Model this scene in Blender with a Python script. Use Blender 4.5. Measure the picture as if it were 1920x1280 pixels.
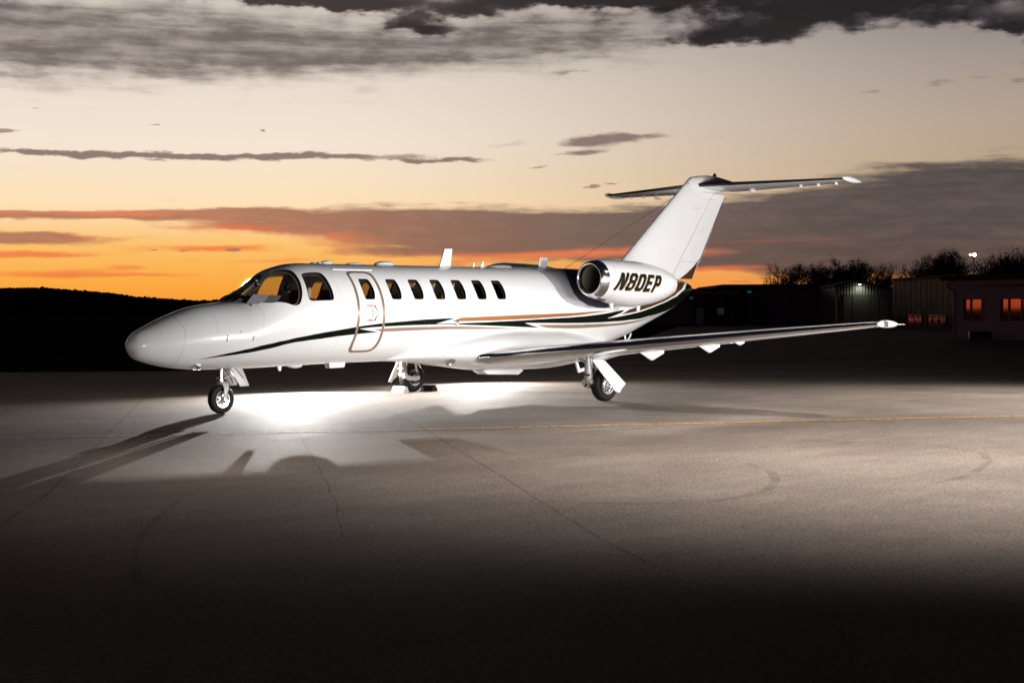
import bpy, bmesh, math, random, bisect
from math import sin, cos, pi, radians as R, degrees, sqrt, atan2
from mathutils import Vector, Matrix, geometry, noise

random.seed(7)
for o in list(bpy.data.objects): bpy.data.objects.remove(o)
scene = bpy.context.scene
COL = scene.collection

# ------------------------------------------------------------------ camera
CAM = Vector((-12.823, -20.241, 1.602)); YAW = R(46.289); FPX = 2914.4
th = math.atan((640-581.76)/FPX); roll = R(-0.264)
F0 = Vector((sin(YAW), cos(YAW), 0)); R0 = Vector((cos(YAW), -sin(YAW), 0))
Fw = F0*cos(th)+Vector((0, 0, -sin(th))); U0 = Vector((0, 0, cos(th)))+F0*sin(th)
Rt = R0*cos(roll)+U0*sin(roll); Up = U0*cos(roll)-R0*sin(roll)
cd = bpy.data.cameras.new('camera'); cam = bpy.data.objects.new('camera', cd); COL.objects.link(cam)
cam.matrix_world = Matrix(((Rt.x, Up.x, -Fw.x, CAM.x), (Rt.y, Up.y, -Fw.y, CAM.y), (Rt.z, Up.z, -Fw.z, CAM.z), (0, 0, 0, 1)))
cd.sensor_width = 36; cd.lens = FPX/1920*36; cd.clip_end = 9000; cd.clip_start = .1
scene.camera = cam

def W(X, D, z=0.0):
    "a place D metres out from where the photographer stood, X to the right, z up"
    p = CAM+F0*D+R0*X
    return Vector((p.x, p.y, z))

# ------------------------------------------------------------------ node expression helper
class E:
    def __init__(s, nt, sock): s.nt = nt; s.s = sock
    def _m(s, op, *a):
        n = s.nt.nodes.new('ShaderNodeMath'); n.operation = op
        for i, v in enumerate((s,)+a):
            if isinstance(v, E): s.nt.links.new(v.s, n.inputs[i])
            else: n.inputs[i].default_value = v
        return E(s.nt, n.outputs[0])
    def __add__(s, o): return s._m('ADD', o)
    def __radd__(s, o): return s._m('ADD', o)
    def __mul__(s, o): return s._m('MULTIPLY', o)
    def __rmul__(s, o): return s._m('MULTIPLY', o)
    def __sub__(s, o): return s._m('SUBTRACT', o)
    def __rsub__(s, o): return (s*-1.0)+o
    def __truediv__(s, o): return s._m('DIVIDE', o)
    def f(s, op, *a): return s._m(op, *a)
    def smooth(s, a, b):
        n = s.nt.nodes.new('ShaderNodeMapRange'); n.interpolation_type = 'SMOOTHSTEP'
        s.nt.links.new(s.s, n.inputs[0]); n.inputs[1].default_value = a; n.inputs[2].default_value = b
        return E(s.nt, n.outputs[0])
def mixc(nt, fac, a, b):
    n = nt.nodes.new('ShaderNodeMix'); n.data_type = 'RGBA'
    for i, v in ((0, fac), (6, a), (7, b)):
        if isinstance(v, E): nt.links.new(v.s, n.inputs[i])
        elif hasattr(v, 'is_output'): nt.links.new(v, n.inputs[i])
        elif i == 0: n.inputs[0].default_value = v
        else: n.inputs[i].default_value = (*v, 1)
    return n.outputs[2]
def ramp(nt, fac, stops, interp='LINEAR'):
    n = nt.nodes.new('ShaderNodeValToRGB'); nt.links.new(fac.s if isinstance(fac, E) else fac, n.inputs[0])
    e = n.color_ramp.elements; n.color_ramp.interpolation = interp
    while len(e) < len(stops): e.new(.5)
    for k, (p, c) in enumerate(stops): e[k].position = p; e[k].color = (*c, 1) if len(c) == 3 else c
    return n.outputs[0]
def noiset(nt, vec, scale, detail=4, rough=.55, dim='3D', dist=0):
    n = nt.nodes.new('ShaderNodeTexNoise'); n.noise_dimensions = dim
    n.inputs['Scale'].default_value = scale; n.inputs['Detail'].default_value = detail
    n.inputs['Roughness'].default_value = rough; n.inputs['Distortion'].default_value = dist
    if vec is not None: nt.links.new(vec, n.inputs['Vector'])
    return E(nt, n.outputs[0])
def vec3(nt, x, y, z):
    n = nt.nodes.new('ShaderNodeCombineXYZ')
    for i, v in enumerate((x, y, z)):
        if isinstance(v, E): nt.links.new(v.s, n.inputs[i])
        else: n.inputs[i].default_value = v
    return n.outputs[0]
def srgb(r, g, b):
    f = lambda c: (c/255/12.92 if c/255 <= .04045 else ((c/255+.055)/1.055)**2.4)
    return (f(r), f(g), f(b))

# ------------------------------------------------------------------ world: dusk sky with sunset clouds
world = bpy.data.worlds.new('World'); scene.world = world; world.use_nodes = True
nt = world.node_tree; nt.nodes.clear()
out = nt.nodes.new('ShaderNodeOutputWorld'); bg = nt.nodes.new('ShaderNodeBackground'); nt.links.new(bg.outputs[0], out.inputs[0])
tc = nt.nodes.new('ShaderNodeTexCoord'); sx = nt.nodes.new('ShaderNodeSeparateXYZ'); nt.links.new(tc.outputs['Generated'], sx.inputs[0])
dx, dy, dz = (E(nt, sx.outputs[i]) for i in range(3))
fwd = dx*F0.x+dy*F0.y; rgt = dx*R0.x+dy*R0.y
az = rgt.f('ARCTAN2', fwd)*57.2958            # degrees right of the view direction
el = dz.f('ARCSINE')*57.2958                  # degrees above the horizon
K = 57.2958/FPX
def AU(u): return (u-960)*K
def EV(v, u=960): return (581.76-(v-(u-960)*sin(-roll)))*K     # photo-height to elevation, level horizon
# warped coordinates
wn = noiset(nt, vec3(nt, az*.10, el*.45, 3.1), 1.0, 5, .6); wn2 = noiset(nt, vec3(nt, az*.35, el*1.6, 8.2), 1.0, 5, .62)
wa = az+(wn-.5)*4.0+(wn2-.5)*1.6; we = el+(wn-.5)*.9+(wn2-.5)*.7
we_f = el+(wn-.5)*.25+(wn2-.5)*.35
fine = noiset(nt, vec3(nt, az*.9, el*3.2, 1.0), 1.0, 6, .6)
streak = noiset(nt, vec3(nt, az*.22+el*.25, el*2.6, 5.0), 1.0, 6, .6)
puff = noiset(nt, vec3(nt, az*.75, el*1.7, 11.0), 1.0, 7, .56)
def blobs(L, a=None, e=None):
    a = a or wa; e = e or we; tot = None
    for (u, v, su, sv, rot, amp) in L:
        A, B = AU(u), EV(v); sa, sb = su*K, sv*K; c, s = cos(R(rot)), sin(R(rot))
        p = (a-A)*(c/sa)+(e-B)*(s/sa); q = (e-B)*(c/sb)-(a-A)*(s/sb)
        r = (p*p+q*q)*-1.0
        g = r.f('EXPONENT')*amp
        tot = g if tot is None else tot+g
    return tot
# clear-sky gradient towards the sunset
eln = (el+1.0)/26.0
g_left = ramp(nt, eln, [(0, srgb(248, 130, 40)), ((EV(560)+1)/26, srgb(251, 158, 54)), ((EV(520)+1)/26, srgb(252, 174, 72)), ((EV(460)+1)/26, srgb(252, 194, 108)),
    ((EV(385)+1)/26, srgb(254, 226, 184)), ((EV(280)+1)/26, srgb(246, 229, 210)), ((EV(160)+1)/26, srgb(234, 221, 207)), ((EV(0)+1)/26, srgb(204, 194, 184)), (1, srgb(120, 125, 138))])
g_right = ramp(nt, eln, [(0, srgb(240, 120, 50)), ((EV(540)+1)/26, srgb(246, 150, 74)), ((EV(500)+1)/26, srgb(236, 158, 100)), ((EV(440)+1)/26, srgb(214, 172, 136)),
    ((EV(340)+1)/26, srgb(186, 161, 134)), ((EV(240)+1)/26, srgb(180, 161, 143)), ((EV(130)+1)/26, srgb(160, 148, 140)), ((EV(0)+1)/26, srgb(126, 118, 117)), (1, srgb(50, 54, 66))])
base = mixc(nt, az.smooth(-9, 20), g_left, g_right)
# thin warm haze at the far right, darker
# D : long low cloud bank, thick on the right, broken up on the left
D = blobs([(1150, 444, 430, 46, 1.0, 1.25), (1500, 448, 320, 54, 0, 1.2), (1960, 440, 430, 84, 0, 1.5), (760, 416, 260, 26, 1.5, 1.15), (480, 402, 160, 13, .8, .85), (290, 404, 180, 9, .8, .85), (60, 407, 160, 8, 0, .9),
           (80, 447, 170, 13, 0, 1.2), (1900, 350, 300, 34, -2, .85), (1600, 380, 200, 20, 0, .4), (1700, 492, 260, 22, 0, .6), (450, 425, 200, 10, 0, .45), (1000, 470, 300, 9, 0, .5)], wa, we_f)
Dm = (D+(streak-.5)*1.25+(fine-.5)*.5).smooth(.28, .82)
dcolL = srgb(172, 112, 88); dcolR = srgb(80, 74, 77)
Dcol = mixc(nt, (az+(streak-.5)*10).smooth(-13, 5), dcolL, mixc(nt, az.smooth(0, 15), srgb(104, 87, 84), srgb(66, 62, 66)))
Dcol = mixc(nt, (streak*.6+fine*.5).smooth(.45, .75)*.35, Dcol, mixc(nt, az.smooth(-13, 6), srgb(222, 156, 120), srgb(124, 104, 98)))
# sunset light catches the lower edge of the bank
under = blobs([(60, 476, 260, 13, .5, 1.3), (300, 440, 180, 16, 0, .9), (200, 403, 260, 7, .5, .9), (450, 470, 200, 10, 0, .8), (900, 482, 330, 12, 1, .85), (1250, 474, 260, 12, 0, .5), (150, 424, 260, 6, 0, .5), (620, 448, 170, 20, 0, .7), (300, 415, 200, 5, 0, .5)], wa, we_f)
Dcol = mixc(nt, (under+(streak-.5)*1.2).smooth(.28, 1.05), Dcol, srgb(232, 122, 80))
col = mixc(nt, Dm*.93, base, Dcol)
redl = (blobs([(1420, 457, 170, 6, 0, .8), (1020, 470, 160, 6, 0, .7), (1600, 450, 100, 4, 0, .4)], wa, we_f)+(streak-.5)*.7).smooth(.3, 1.0)
col = mixc(nt, redl*.5, col, srgb(150, 92, 80))
# E : faint orange streaks near the horizon
Em = (blobs([(40, 478, 200, 8, .5, 1.1), (120, 512, 190, 9, .5, .9), (260, 500, 60, 4, 1, .5), (420, 464, 160, 8, 0, .85), (560, 486, 200, 7, 1, .5), (900, 500, 260, 8, 0, .5), (440, 430, 170, 14, 0, .6), (330, 512, 110, 5, 1, .4), (1300, 506, 200, 6, 0, .8)], wa, we_f)+(streak-.5)*1.0+(fine-.5)*.4).smooth(.25, .95)
col = mixc(nt, Em*.8, col, srgb(240, 116, 66))
# little dark dashes
Gm = (blobs([(445, 468, 14, 3.2, 0, 1.3), (355, 470, 10, 1.6, 0, 1), (300, 469, 8, 1.4, 0, 1), (497, 250, 9, 2.6, 0, 1.1), (34, 260, 32, 4, 0, 1.1), (4, 213, 9, 2, 0, 1), (308, 242, 12, 1.6, 0, .8), (98, 218, 12, 1.4, 0, .8), (1230, 376, 12, 3, 0, .9), (1110, 352, 14, 4, 0, 1), (1145, 347, 22, 3, 0, .8)],
            az+(fine-.5)*1.1, el+(fine-.5)*.22)+(puff-.5)*.6).smooth(.35, .75)
col = mixc(nt, Gm*.8, col, srgb(150, 118, 108))
# C : thin band of cloud across the middle of the clear sky
Cm = (blobs([(120, 295, 190, 4.6, -.6, 1.15), (380, 299, 200, 6.2, .2, 1.25), (640, 294, 190, 6, .6, .75), (830, 301, 110, 4.4, -.5, .95), (960, 272, 80, 8, 2, .55), (1110, 268, 60, 13, 3, .95), (1085, 290, 50, 5, 3, .8), (1200, 260, 62, 7, 2, .8), (1010, 314, 20, 2, 0, .8), (1350, 262, 50, 3, 0, .45),
             (1750, 178, 34, 7, 0, .75), (1900, 180, 42, 5, 0, .95), (1810, 172, 24, 4, 0, .7), (1910, 150, 50, 8, 0, .6), (1070, 140, 60, 5, 0, .5), (1620, 190, 40, 4, 0, .5), (1465, 188, 36, 4, 0, .35)],
            az+(wn2-.5)*1.6+(fine-.5)*1.0, el+(wn2-.5)*.24+(fine-.5)*.42)+(puff-.5)*1.1+(streak-.5)*.5).smooth(.26, .92)
col = mixc(nt, Cm*.88, col, mixc(nt, az.smooth(-10, 14), srgb(122, 100, 94), srgb(128, 106, 98)))
# A : grey veil high on the left
As = blobs([(250, 100, 640, 62, 0, 1.0), (60, 120, 400, 60, 0, .6), (700, 100, 380, 42, 1, .75), (1050, 70, 260, 44, 1, .85), (0, 60, 260, 26, 0, .5), (300, 40, 400, 20, 0, .3), (1300, 40, 200, 40, 0, .6)])
Am = (As+(streak-.5)*.9+(puff-.5)*.8+(wn2-.5)*.4).smooth(.12, 1.35)
col = mixc(nt, Am*.88, col, mixc(nt, (streak*.6+puff*.5+(wn2-.5)*.4).smooth(.38, .68), srgb(156, 144, 137), srgb(92, 78, 77)))
# B : heavy dark cloud along the top and above the frame
Bs = blobs([(1660, 22, 470, 44, 0, 1.25), (1370, 84, 110, 16, 0, 1.15), (1500, 56, 150, 22, 4, .9), (1895, 92, 46, 17, 0, 1.2), (1840, 70, 200, 14, 0, .6), (810, 62, 78, 12, -6, 1.05), (770, 48, 40, 12, 0, .5), (900, 26, 90, 13, 6, 1.05), (530, 6, 200, 16, -2, 1.25), (690, 18, 170, 18, -4, 1.0),
            (1000, 6, 160, 14, 0, 1.0), (1130, 18, 80, 8, 0, .7), (30, 4, 46, 8, 0, .9), (55, 25, 26, 5, 0, .8), (1250, 0, 180, 26, 0, 1.1), (1910, 180, 40, 5, 0, .5)], az+(wn2-.5)*2.2+(puff-.5)*1.2, el+(wn2-.5)*.5+(puff-.5)*.7)
over = el.smooth(11.1, 13.5)*1.2
Bm = (Bs+over+(puff-.5)*1.3+(fine-.5)*.35).smooth(.25, .95)
Bcol = mixc(nt, (Bs+over+(puff-.5)*1.6).smooth(.45, 1.25), mixc(nt, az.smooth(-16, 12), srgb(100, 84, 82), srgb(82, 76, 80)), mixc(nt, az.smooth(-10, 8), srgb(54, 43, 45), srgb(27, 23, 26)))
col = mixc(nt, Bm*.96, col, Bcol)
# away from the sunset and overhead: dark blue dusk, a dull red rim low down
side = ramp(nt, (el+1.0)/26.0, [(0, srgb(150, 52, 28)), (.10, srgb(196, 80, 44)), (.17, srgb(190, 84, 54)), (.22, srgb(62, 54, 56)), (.5, srgb(34, 33, 38)), (1, srgb(26, 26, 36))])
side = mixc(nt, (streak+(puff-.5)*.6).smooth(.4, .7)*.6, side, srgb(74, 50, 48))
col = mixc(nt, (az*-1.0).smooth(24, 46), col, side)
rim = ramp(nt, (el+1.0)/60.0, [(0, srgb(150, 70, 48)), (.04, srgb(140, 76, 58)), (.09, srgb(72, 56, 60)), (.2, srgb(22, 23, 34)), (.5, srgb(12, 14, 24)), (1, srgb(10, 11, 20))])
rimc = mixc(nt, (streak+(puff-.5)*.5).smooth(.35, .65)*.6, rim, srgb(16, 14, 18))
front = ((az+22.0).f('ABSOLUTE')).smooth(112, 46)
col = mixc(nt, front, rimc, col)
zen = el.smooth(11.6, 16)
col = mixc(nt, zen, col, mixc(nt, puff.smooth(.35, .65)*.5, srgb(14, 16, 30), srgb(11, 11, 16)))
nt.links.new(col, bg.inputs['Color']); bg.inputs['Strength'].default_value = 1.0

# ------------------------------------------------------------------ lamps
def aim(o, target):
    d = (Vector(target)-o.location).normalized(); o.rotation_euler = d.to_track_quat('-Z', 'Y').to_euler()
def area(name, loc, target, sx_, sy_, power, color=(1, .985, .97), spread=180):
    l = bpy.data.lights.new(name, 'AREA'); l.shape = 'RECTANGLE'; l.size = sx_; l.size_y = sy_; l.energy = power; l.color = color; l.spread = R(spread)
    o = bpy.data.objects.new(name, l); COL.objects.link(o); o.location = loc; aim(o, target); return o
def spot(name, loc, target, power, cone, blend=.4, rad=.06, color=(1, .97, .93)):
    l = bpy.data.lights.new(name, 'SPOT'); l.energy = power; l.spot_size = R(cone); l.spot_blend = blend; l.shadow_soft_size = rad; l.color = color
    o = bpy.data.objects.new(name, l); COL.objects.link(o); o.location = loc; aim(o, target); return o
# the sun itself is down: only a trace of it, from the glow on the left
sl = bpy.data.lights.new('sun', 'SUN'); sl.energy = .012; sl.angle = R(12); sl.color = (1, .55, .3)
so = bpy.data.objects.new('sun', sl); COL.objects.link(so); so.rotation_euler = (-(F0-R0*.25)*1.0+Vector((0, 0, -.05))).to_track_quat('-Z', 'Y').to_euler()
# photographer's lamps: long softboxes on the camera side
area('softbox_lamp', (5.3, -8.6, .95), (5.1, 0, 1.35), 5.0, .9, 235, spread=95)
area('softbox_lamp', (12.0, -13.0, 1.9), (12.2, 0, 2.7), 6.0, 1.8, 560, spread=100)
area('softbox_lamp', (-4.5, -8.5, .9), (.6, 0, 1.0), 1.6, .8, 26, spread=90)
# low lamps standing on the far side of the aircraft, shining under the belly towards the camera
spot('backlight_lamp', (6.617, 4.411, 1.123), (1.5, -8.0, .75), 5800, 160, 1.0, .018)
spot('backlight_lamp', (11.9, 4.5, 1.12), (5.6, -8.0, .75), 3000, 160, 1.0, .018)
# unseen spots added high overhead, pointing down, to brighten the apron
spot('apron_fill', W(7.0, 16.0, 9.5), W(5.6, 16.2, 0), 15500, 82, 1.0, .5, (1, .95, .90))
spot('apron_fill', W(-1.0, 19.0, 9.0), W(-.6, 16.5, 0), 2300, 72, 1.0, .5, (1, .95, .90))
spot('apron_fill', W(13.0, 27.0, 10.0), W(9.5, 26.0, 0), 13000, 80, 1.0, .5, (1, .95, .90))

scene.view_settings.view_transform = 'Standard'; scene.view_settings.look = 'None'
scene.view_settings.exposure = 0; scene.view_settings.gamma = 1; scene.view_settings.use_curve_mapping = False
scene.cycles.max_bounces = 8; scene.cycles.transparent_max_bounces = 16; scene.cycles.sample_clamp_indirect = 6

# ------------------------------------------------------------------ materials
MAT = {}
def mat(name, color, rough=.5, metal=0, coat=0, spec=.5, emit=None, es=0):
    m = bpy.data.materials.new(name); m.use_nodes = True; b = m.node_tree.nodes['Principled BSDF']
    b.inputs['Base Color'].default_value = (*color, 1); b.inputs['Roughness'].default_value = rough; b.inputs['Metallic'].default_value = metal
    b.inputs['Coat Weight'].default_value = coat; b.inputs['Coat Roughness'].default_value = .03; b.inputs['Specular IOR Level'].default_value = spec
    if emit: b.inputs['Emission Color'].default_value = (*emit, 1); b.inputs['Emission Strength'].default_value = es
    MAT[name] = m; return m
def grain(name, amount=.12, scale=30, rvar=.12, bump=0):
    "small procedural variation of colour, roughness and relief"
    m = MAT[name]; t = m.node_tree; b = t.nodes['Principled BSDF']; tc = t.nodes.new('ShaderNodeTexCoord')
    n = noiset(t, tc.outputs['Object'], scale, 6, .65); c = tuple(b.inputs['Base Color'].default_value)[:3]
    t.links.new(mixc(t, n.smooth(.3, .7), tuple(x*(1-amount) for x in c), tuple(min(1, x*(1+amount)) for x in c)), b.inputs['Base Color'])
    r = b.inputs['Roughness'].default_value
    t.links.new(((n-.5)*rvar*2+r).s, b.inputs['Roughness'])
    if bump:
        bp = t.nodes.new('ShaderNodeBump'); bp.inputs['Strength'].default_value = 1; bp.inputs['Distance'].default_value = bump
        t.links.new(n.s, bp.inputs['Height']); t.links.new(bp.outputs[0], b.inputs['Normal'])
    return m
mat('white_paint', (.80, .795, .79), .28, coat=.5); grain('white_paint', .012, 2, .0)
mat('green_paint', (.003, .005, .002), .22, coat=.0, spec=.2); mat('shade_cloth', (.62, .62, .63), .45); mat('letter_green', (.006, .012, .006), .35, spec=.15); mat('dark_leather', (.035, .028, .022), .6); mat('gear_grey', (.27, .265, .26), .45, .2); mat('taupe_paint', srgb(156, 128, 109), .3, .2, .4)
mat('copper_paint', srgb(170, 112, 62), .3, .35, .4); mat('brown_paint', srgb(92, 58, 26), .3, .3, .4)
mat('silver_paint', srgb(172, 169, 173), .30, .0, .3); mat('navy_paint', srgb(58, 56, 70), .30, .2, .3)
mat('ring_paint', srgb(150, 124, 106), .3, .3, .4); mat('seam_grey', (.46, .45, .44), .5); mat('latch_grey', (.16, .13, .12), .5, .5)
mat('chrome', (.86, .86, .88), .17, 1); grain('chrome', .02, 8, .02); mat('steel', (.62, .61, .60), .32, .9); grain('steel', .12, 40, .12)
mat('gear_paint', (.42, .40, .375), .42, .1); grain('gear_paint', .15, 30, .1)
mat('dark_metal', (.06, .06, .06), .4, .7); mat('black_rubber', (.010, .010, .010), .75, spec=.2); grain('black_rubber', .3, 60, .1)
mat('tyre_rubber', (.010, .0095, .009), .6, spec=.2); grain('tyre_rubber', .25, 45, .1, .001)
mat('deice_black', (.012, .012, .014), .45); mat('red_paint', (.45, .02, .03), .4); mat('red_lens', (.5, .01, .01), .12, coat=1)
mat('tan_leather', srgb(180, 156, 124), .55); mat('dark_trim', (.02, .018, .016), .6); mat('lining', (.13, .10, .07), .7)
mat('panel_grey', (.16, .16, .17), .5); mat('headset_black', (.01, .01, .01), .4); mat('duct_tan', srgb(120, 110, 95), .5, .3)
mat('yellow_paint', srgb(226, 160, 30), .6); mat('chock_white', (.42, .42, .43), .5); mat('door_paint', (.16, .165, .175), .65); mat('sheet_brown', (.10, .075, .055), .6)
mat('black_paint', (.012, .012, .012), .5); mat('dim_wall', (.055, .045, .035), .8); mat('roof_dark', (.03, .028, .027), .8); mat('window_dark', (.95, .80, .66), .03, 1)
mat('grey_block', (.46, .56, .64), .85); mat('frame_grey', (.36, .36, .37), .5); mat('cabinet_metal', (.62, .56, .50), .22, .95); mat('sign_pale', (.09, .09, .10), .7)
mat('lamp_glow', (1, 1, 1), .5, emit=(1, .80, .34), es=9); mat('lamp_white', (1, 1, 1), .5, emit=(1, .95, .75), es=14); mat('cyan_glow', (.02, .2, .3), .4, emit=(.0, .22, .32), es=.35)  # the cyan one is for small door plates, faint glow added
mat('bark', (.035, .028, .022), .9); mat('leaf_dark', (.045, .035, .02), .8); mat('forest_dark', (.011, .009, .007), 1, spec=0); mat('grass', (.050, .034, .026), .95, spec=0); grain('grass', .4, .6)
mat('pole_grey', (.25, .25, .25), .5, .6); mat('wire_dark', (.05, .04, .035), .6); mat('bollard_yellow', srgb(214, 156, 20), .55); mat('box_green', (.22, .27, .22), .6)
mat('nose_light', (.95, .95, .97), .05, .2, coat=1)
# glass
def glass(name, tint, gl=.9):
    m = bpy.data.materials.new(name); m.use_nodes = True; t = m.node_tree; t.nodes.clear()
    o = t.nodes.new('ShaderNodeOutputMaterial'); mx = t.nodes.new('ShaderNodeMixShader'); tr = t.nodes.new('ShaderNodeBsdfTransparent'); gs = t.nodes.new('ShaderNodeBsdfGlossy')
    fr = t.nodes.new('ShaderNodeFresnel'); ge = t.nodes.new('ShaderNodeNewGeometry'); io = E(t, ge.outputs['Backfacing'])*(1/1.5-1.5)+1.5; t.links.new(io.s, fr.inputs[0]); gs.inputs['Roughness'].default_value = .02; tr.inputs[0].default_value = (*tint, 1); gs.inputs[0].default_value = (gl, gl, gl, 1)
    t.links.new(fr.outputs[0], mx.inputs[0]); t.links.new(tr.outputs[0], mx.inputs[1]); t.links.new(gs.outputs[0], mx.inputs[2]); t.links.new(mx.outputs[0], o.inputs[0]); MAT[name] = m
glass('clear_glass', (.74, .74, .74)); glass('cabin_glass', (.56, .55, .54))

# corrugated / panelled relief for far sheet walls
def corrugated(name, color, pitch, depth=.03):
    m = mat(name, color, .55); t = m.node_tree; b = t.nodes['Principled BSDF']; tc = t.nodes.new('ShaderNodeTexCoord'); s = t.nodes.new('ShaderNodeSeparateXYZ'); t.links.new(tc.outputs['Object'], s.inputs[0])
    x = E(t, s.outputs[0]); h = (x*(2*pi/pitch)).f('SINE'); bp = t.nodes.new('ShaderNodeBump'); bp.inputs['Distance'].default_value = depth; bp.inputs['Strength'].default_value = 1
    t.links.new(h.s, bp.inputs['Height']); t.links.new(bp.outputs[0], b.inputs['Normal'])
    n = noiset(t, tc.outputs['Object'], .8, 5, .6); t.links.new(mixc(t, n.smooth(.3, .7), tuple(c*.75 for c in color), tuple(c*1.2 for c in color)), b.inputs['Base Color'])
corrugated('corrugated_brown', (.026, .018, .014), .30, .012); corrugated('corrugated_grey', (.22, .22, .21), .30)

# apron: worn asphalt concrete
def apron_mat():
    m = bpy.data.materials.new('apron_surface'); m.use_nodes = True; t = m.node_tree; b = t.nodes['Principled BSDF']; tc = t.nodes.new('ShaderNodeTexCoord'); P = tc.outputs['Object']
    agg = noiset(t, P, 38, 3, .75); agg2 = noiset(t, P, 9, 5, .7); big = noiset(t, P, .35, 6, .62); mid = noiset(t, P, 1.7, 6, .65)
    mp = t.nodes.new('ShaderNodeMapping'); mp.inputs['Rotation'].default_value = (0, 0, R(35)); mp.inputs['Scale'].default_value = (.35, 2.2, 1); t.links.new(P, mp.inputs[0])
    brush = noiset(t, mp.outputs[0], 1.2, 7, .7)
    v = (big-.5)*.3+(mid-.5)*.25+(agg2-.5)*.8+(agg-.5)*3.2+(brush-.5)*.75+1.0
    c1 = mixc(t, big.smooth(.35, .65), (.116, .092, .076), (.146, .118, .098))
    n = t.nodes.new('ShaderNodeVectorMath'); n.operation = 'SCALE'; t.links.new(c1, n.inputs[0]); t.links.new(v.s, n.inputs['Scale'])
    # dark specks and patches of old oil
    oil = noiset(t, P, .22, 5, .55).smooth(.68, .80)*.25; sp = noiset(t, P, 5.5, 2, .5).smooth(.74, .80)*.5
    c = mixc(t, oil, n.outputs[0], (.05, .045, .042)); c = mixc(t, sp, c, (.04, .037, .035))
    t.links.new(c, b.inputs['Base Color'])
    t.links.new(((brush-.5)*.2+(mid-.5)*.15+.78).s, b.inputs['Roughness']); b.inputs['Specular IOR Level'].default_value = .14
    bp = t.nodes.new('ShaderNodeBump'); bp.inputs['Distance'].default_value = .006; bp.inputs['Strength'].default_value = .8
    t.links.new((agg*1.6+agg2*.8+mid*.5).s, bp.inputs['Height']); t.links.new(bp.outputs[0], b.inputs['Normal'])
    MAT['apron'] = m
apron_mat()
def overlay(name, color, alpha, scale=3.0):
    m = bpy.data.materials.new(name); m.use_nodes = True; t = m.node_tree; b = t.nodes['Principled BSDF']; b.inputs['Base Color'].default_value = (*color, 1); b.inputs['Roughness'].default_value = .85; b.inputs['Specular IOR Level'].default_value = .2
    tc = t.nodes.new('ShaderNodeTexCoord'); n = noiset(t, tc.outputs['Object'], scale, 6, .7); t.links.new((n.smooth(.35, .62)*alpha).s, b.inputs['Alpha']); MAT[name] = m
overlay('tar_seam', (.06, .052, .046), .32, 7.0); overlay('tyre_mark', (.035, .03, .028), .19, 2.2); overlay('worn_yellow', srgb(214, 150, 44), 1.5, 9.0)

# ------------------------------------------------------------------ object helpers
def link(o): COL.objects.link(o); return o
def mesh_obj(name, verts, faces, material, parent=None, smooth=False, mats=None, fm=None):
    me = bpy.data.meshes.new(name); me.from_pydata([tuple(v) for v in verts], [], faces); me.update()
    for m in (mats or [material]): me.materials.append(MAT[m])
    if fm: me.polygons.foreach_set('material_index', fm)
    if smooth: me.polygons.foreach_set('use_smooth', [True]*len(me.polygons))
    o = link(bpy.data.objects.new(name, me))
    if parent: o.parent = parent
    return o
def thing(name, label, cat, loc=(0, 0, 0), group=None, rz=0):
    o = link(bpy.data.objects.new(name, None)); o.location = loc; o.rotation_euler = (0, 0, rz); o['label'] = label; o['category'] = cat; o.empty_display_size = .2
    if group: o['group'] = group
    return o
def tag(o, label, cat, group=None):
    o['label'] = label; o['category'] = cat
    if group: o['group'] = group
    return o
def struct(o): o['kind'] = 'structure'; return o
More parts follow.
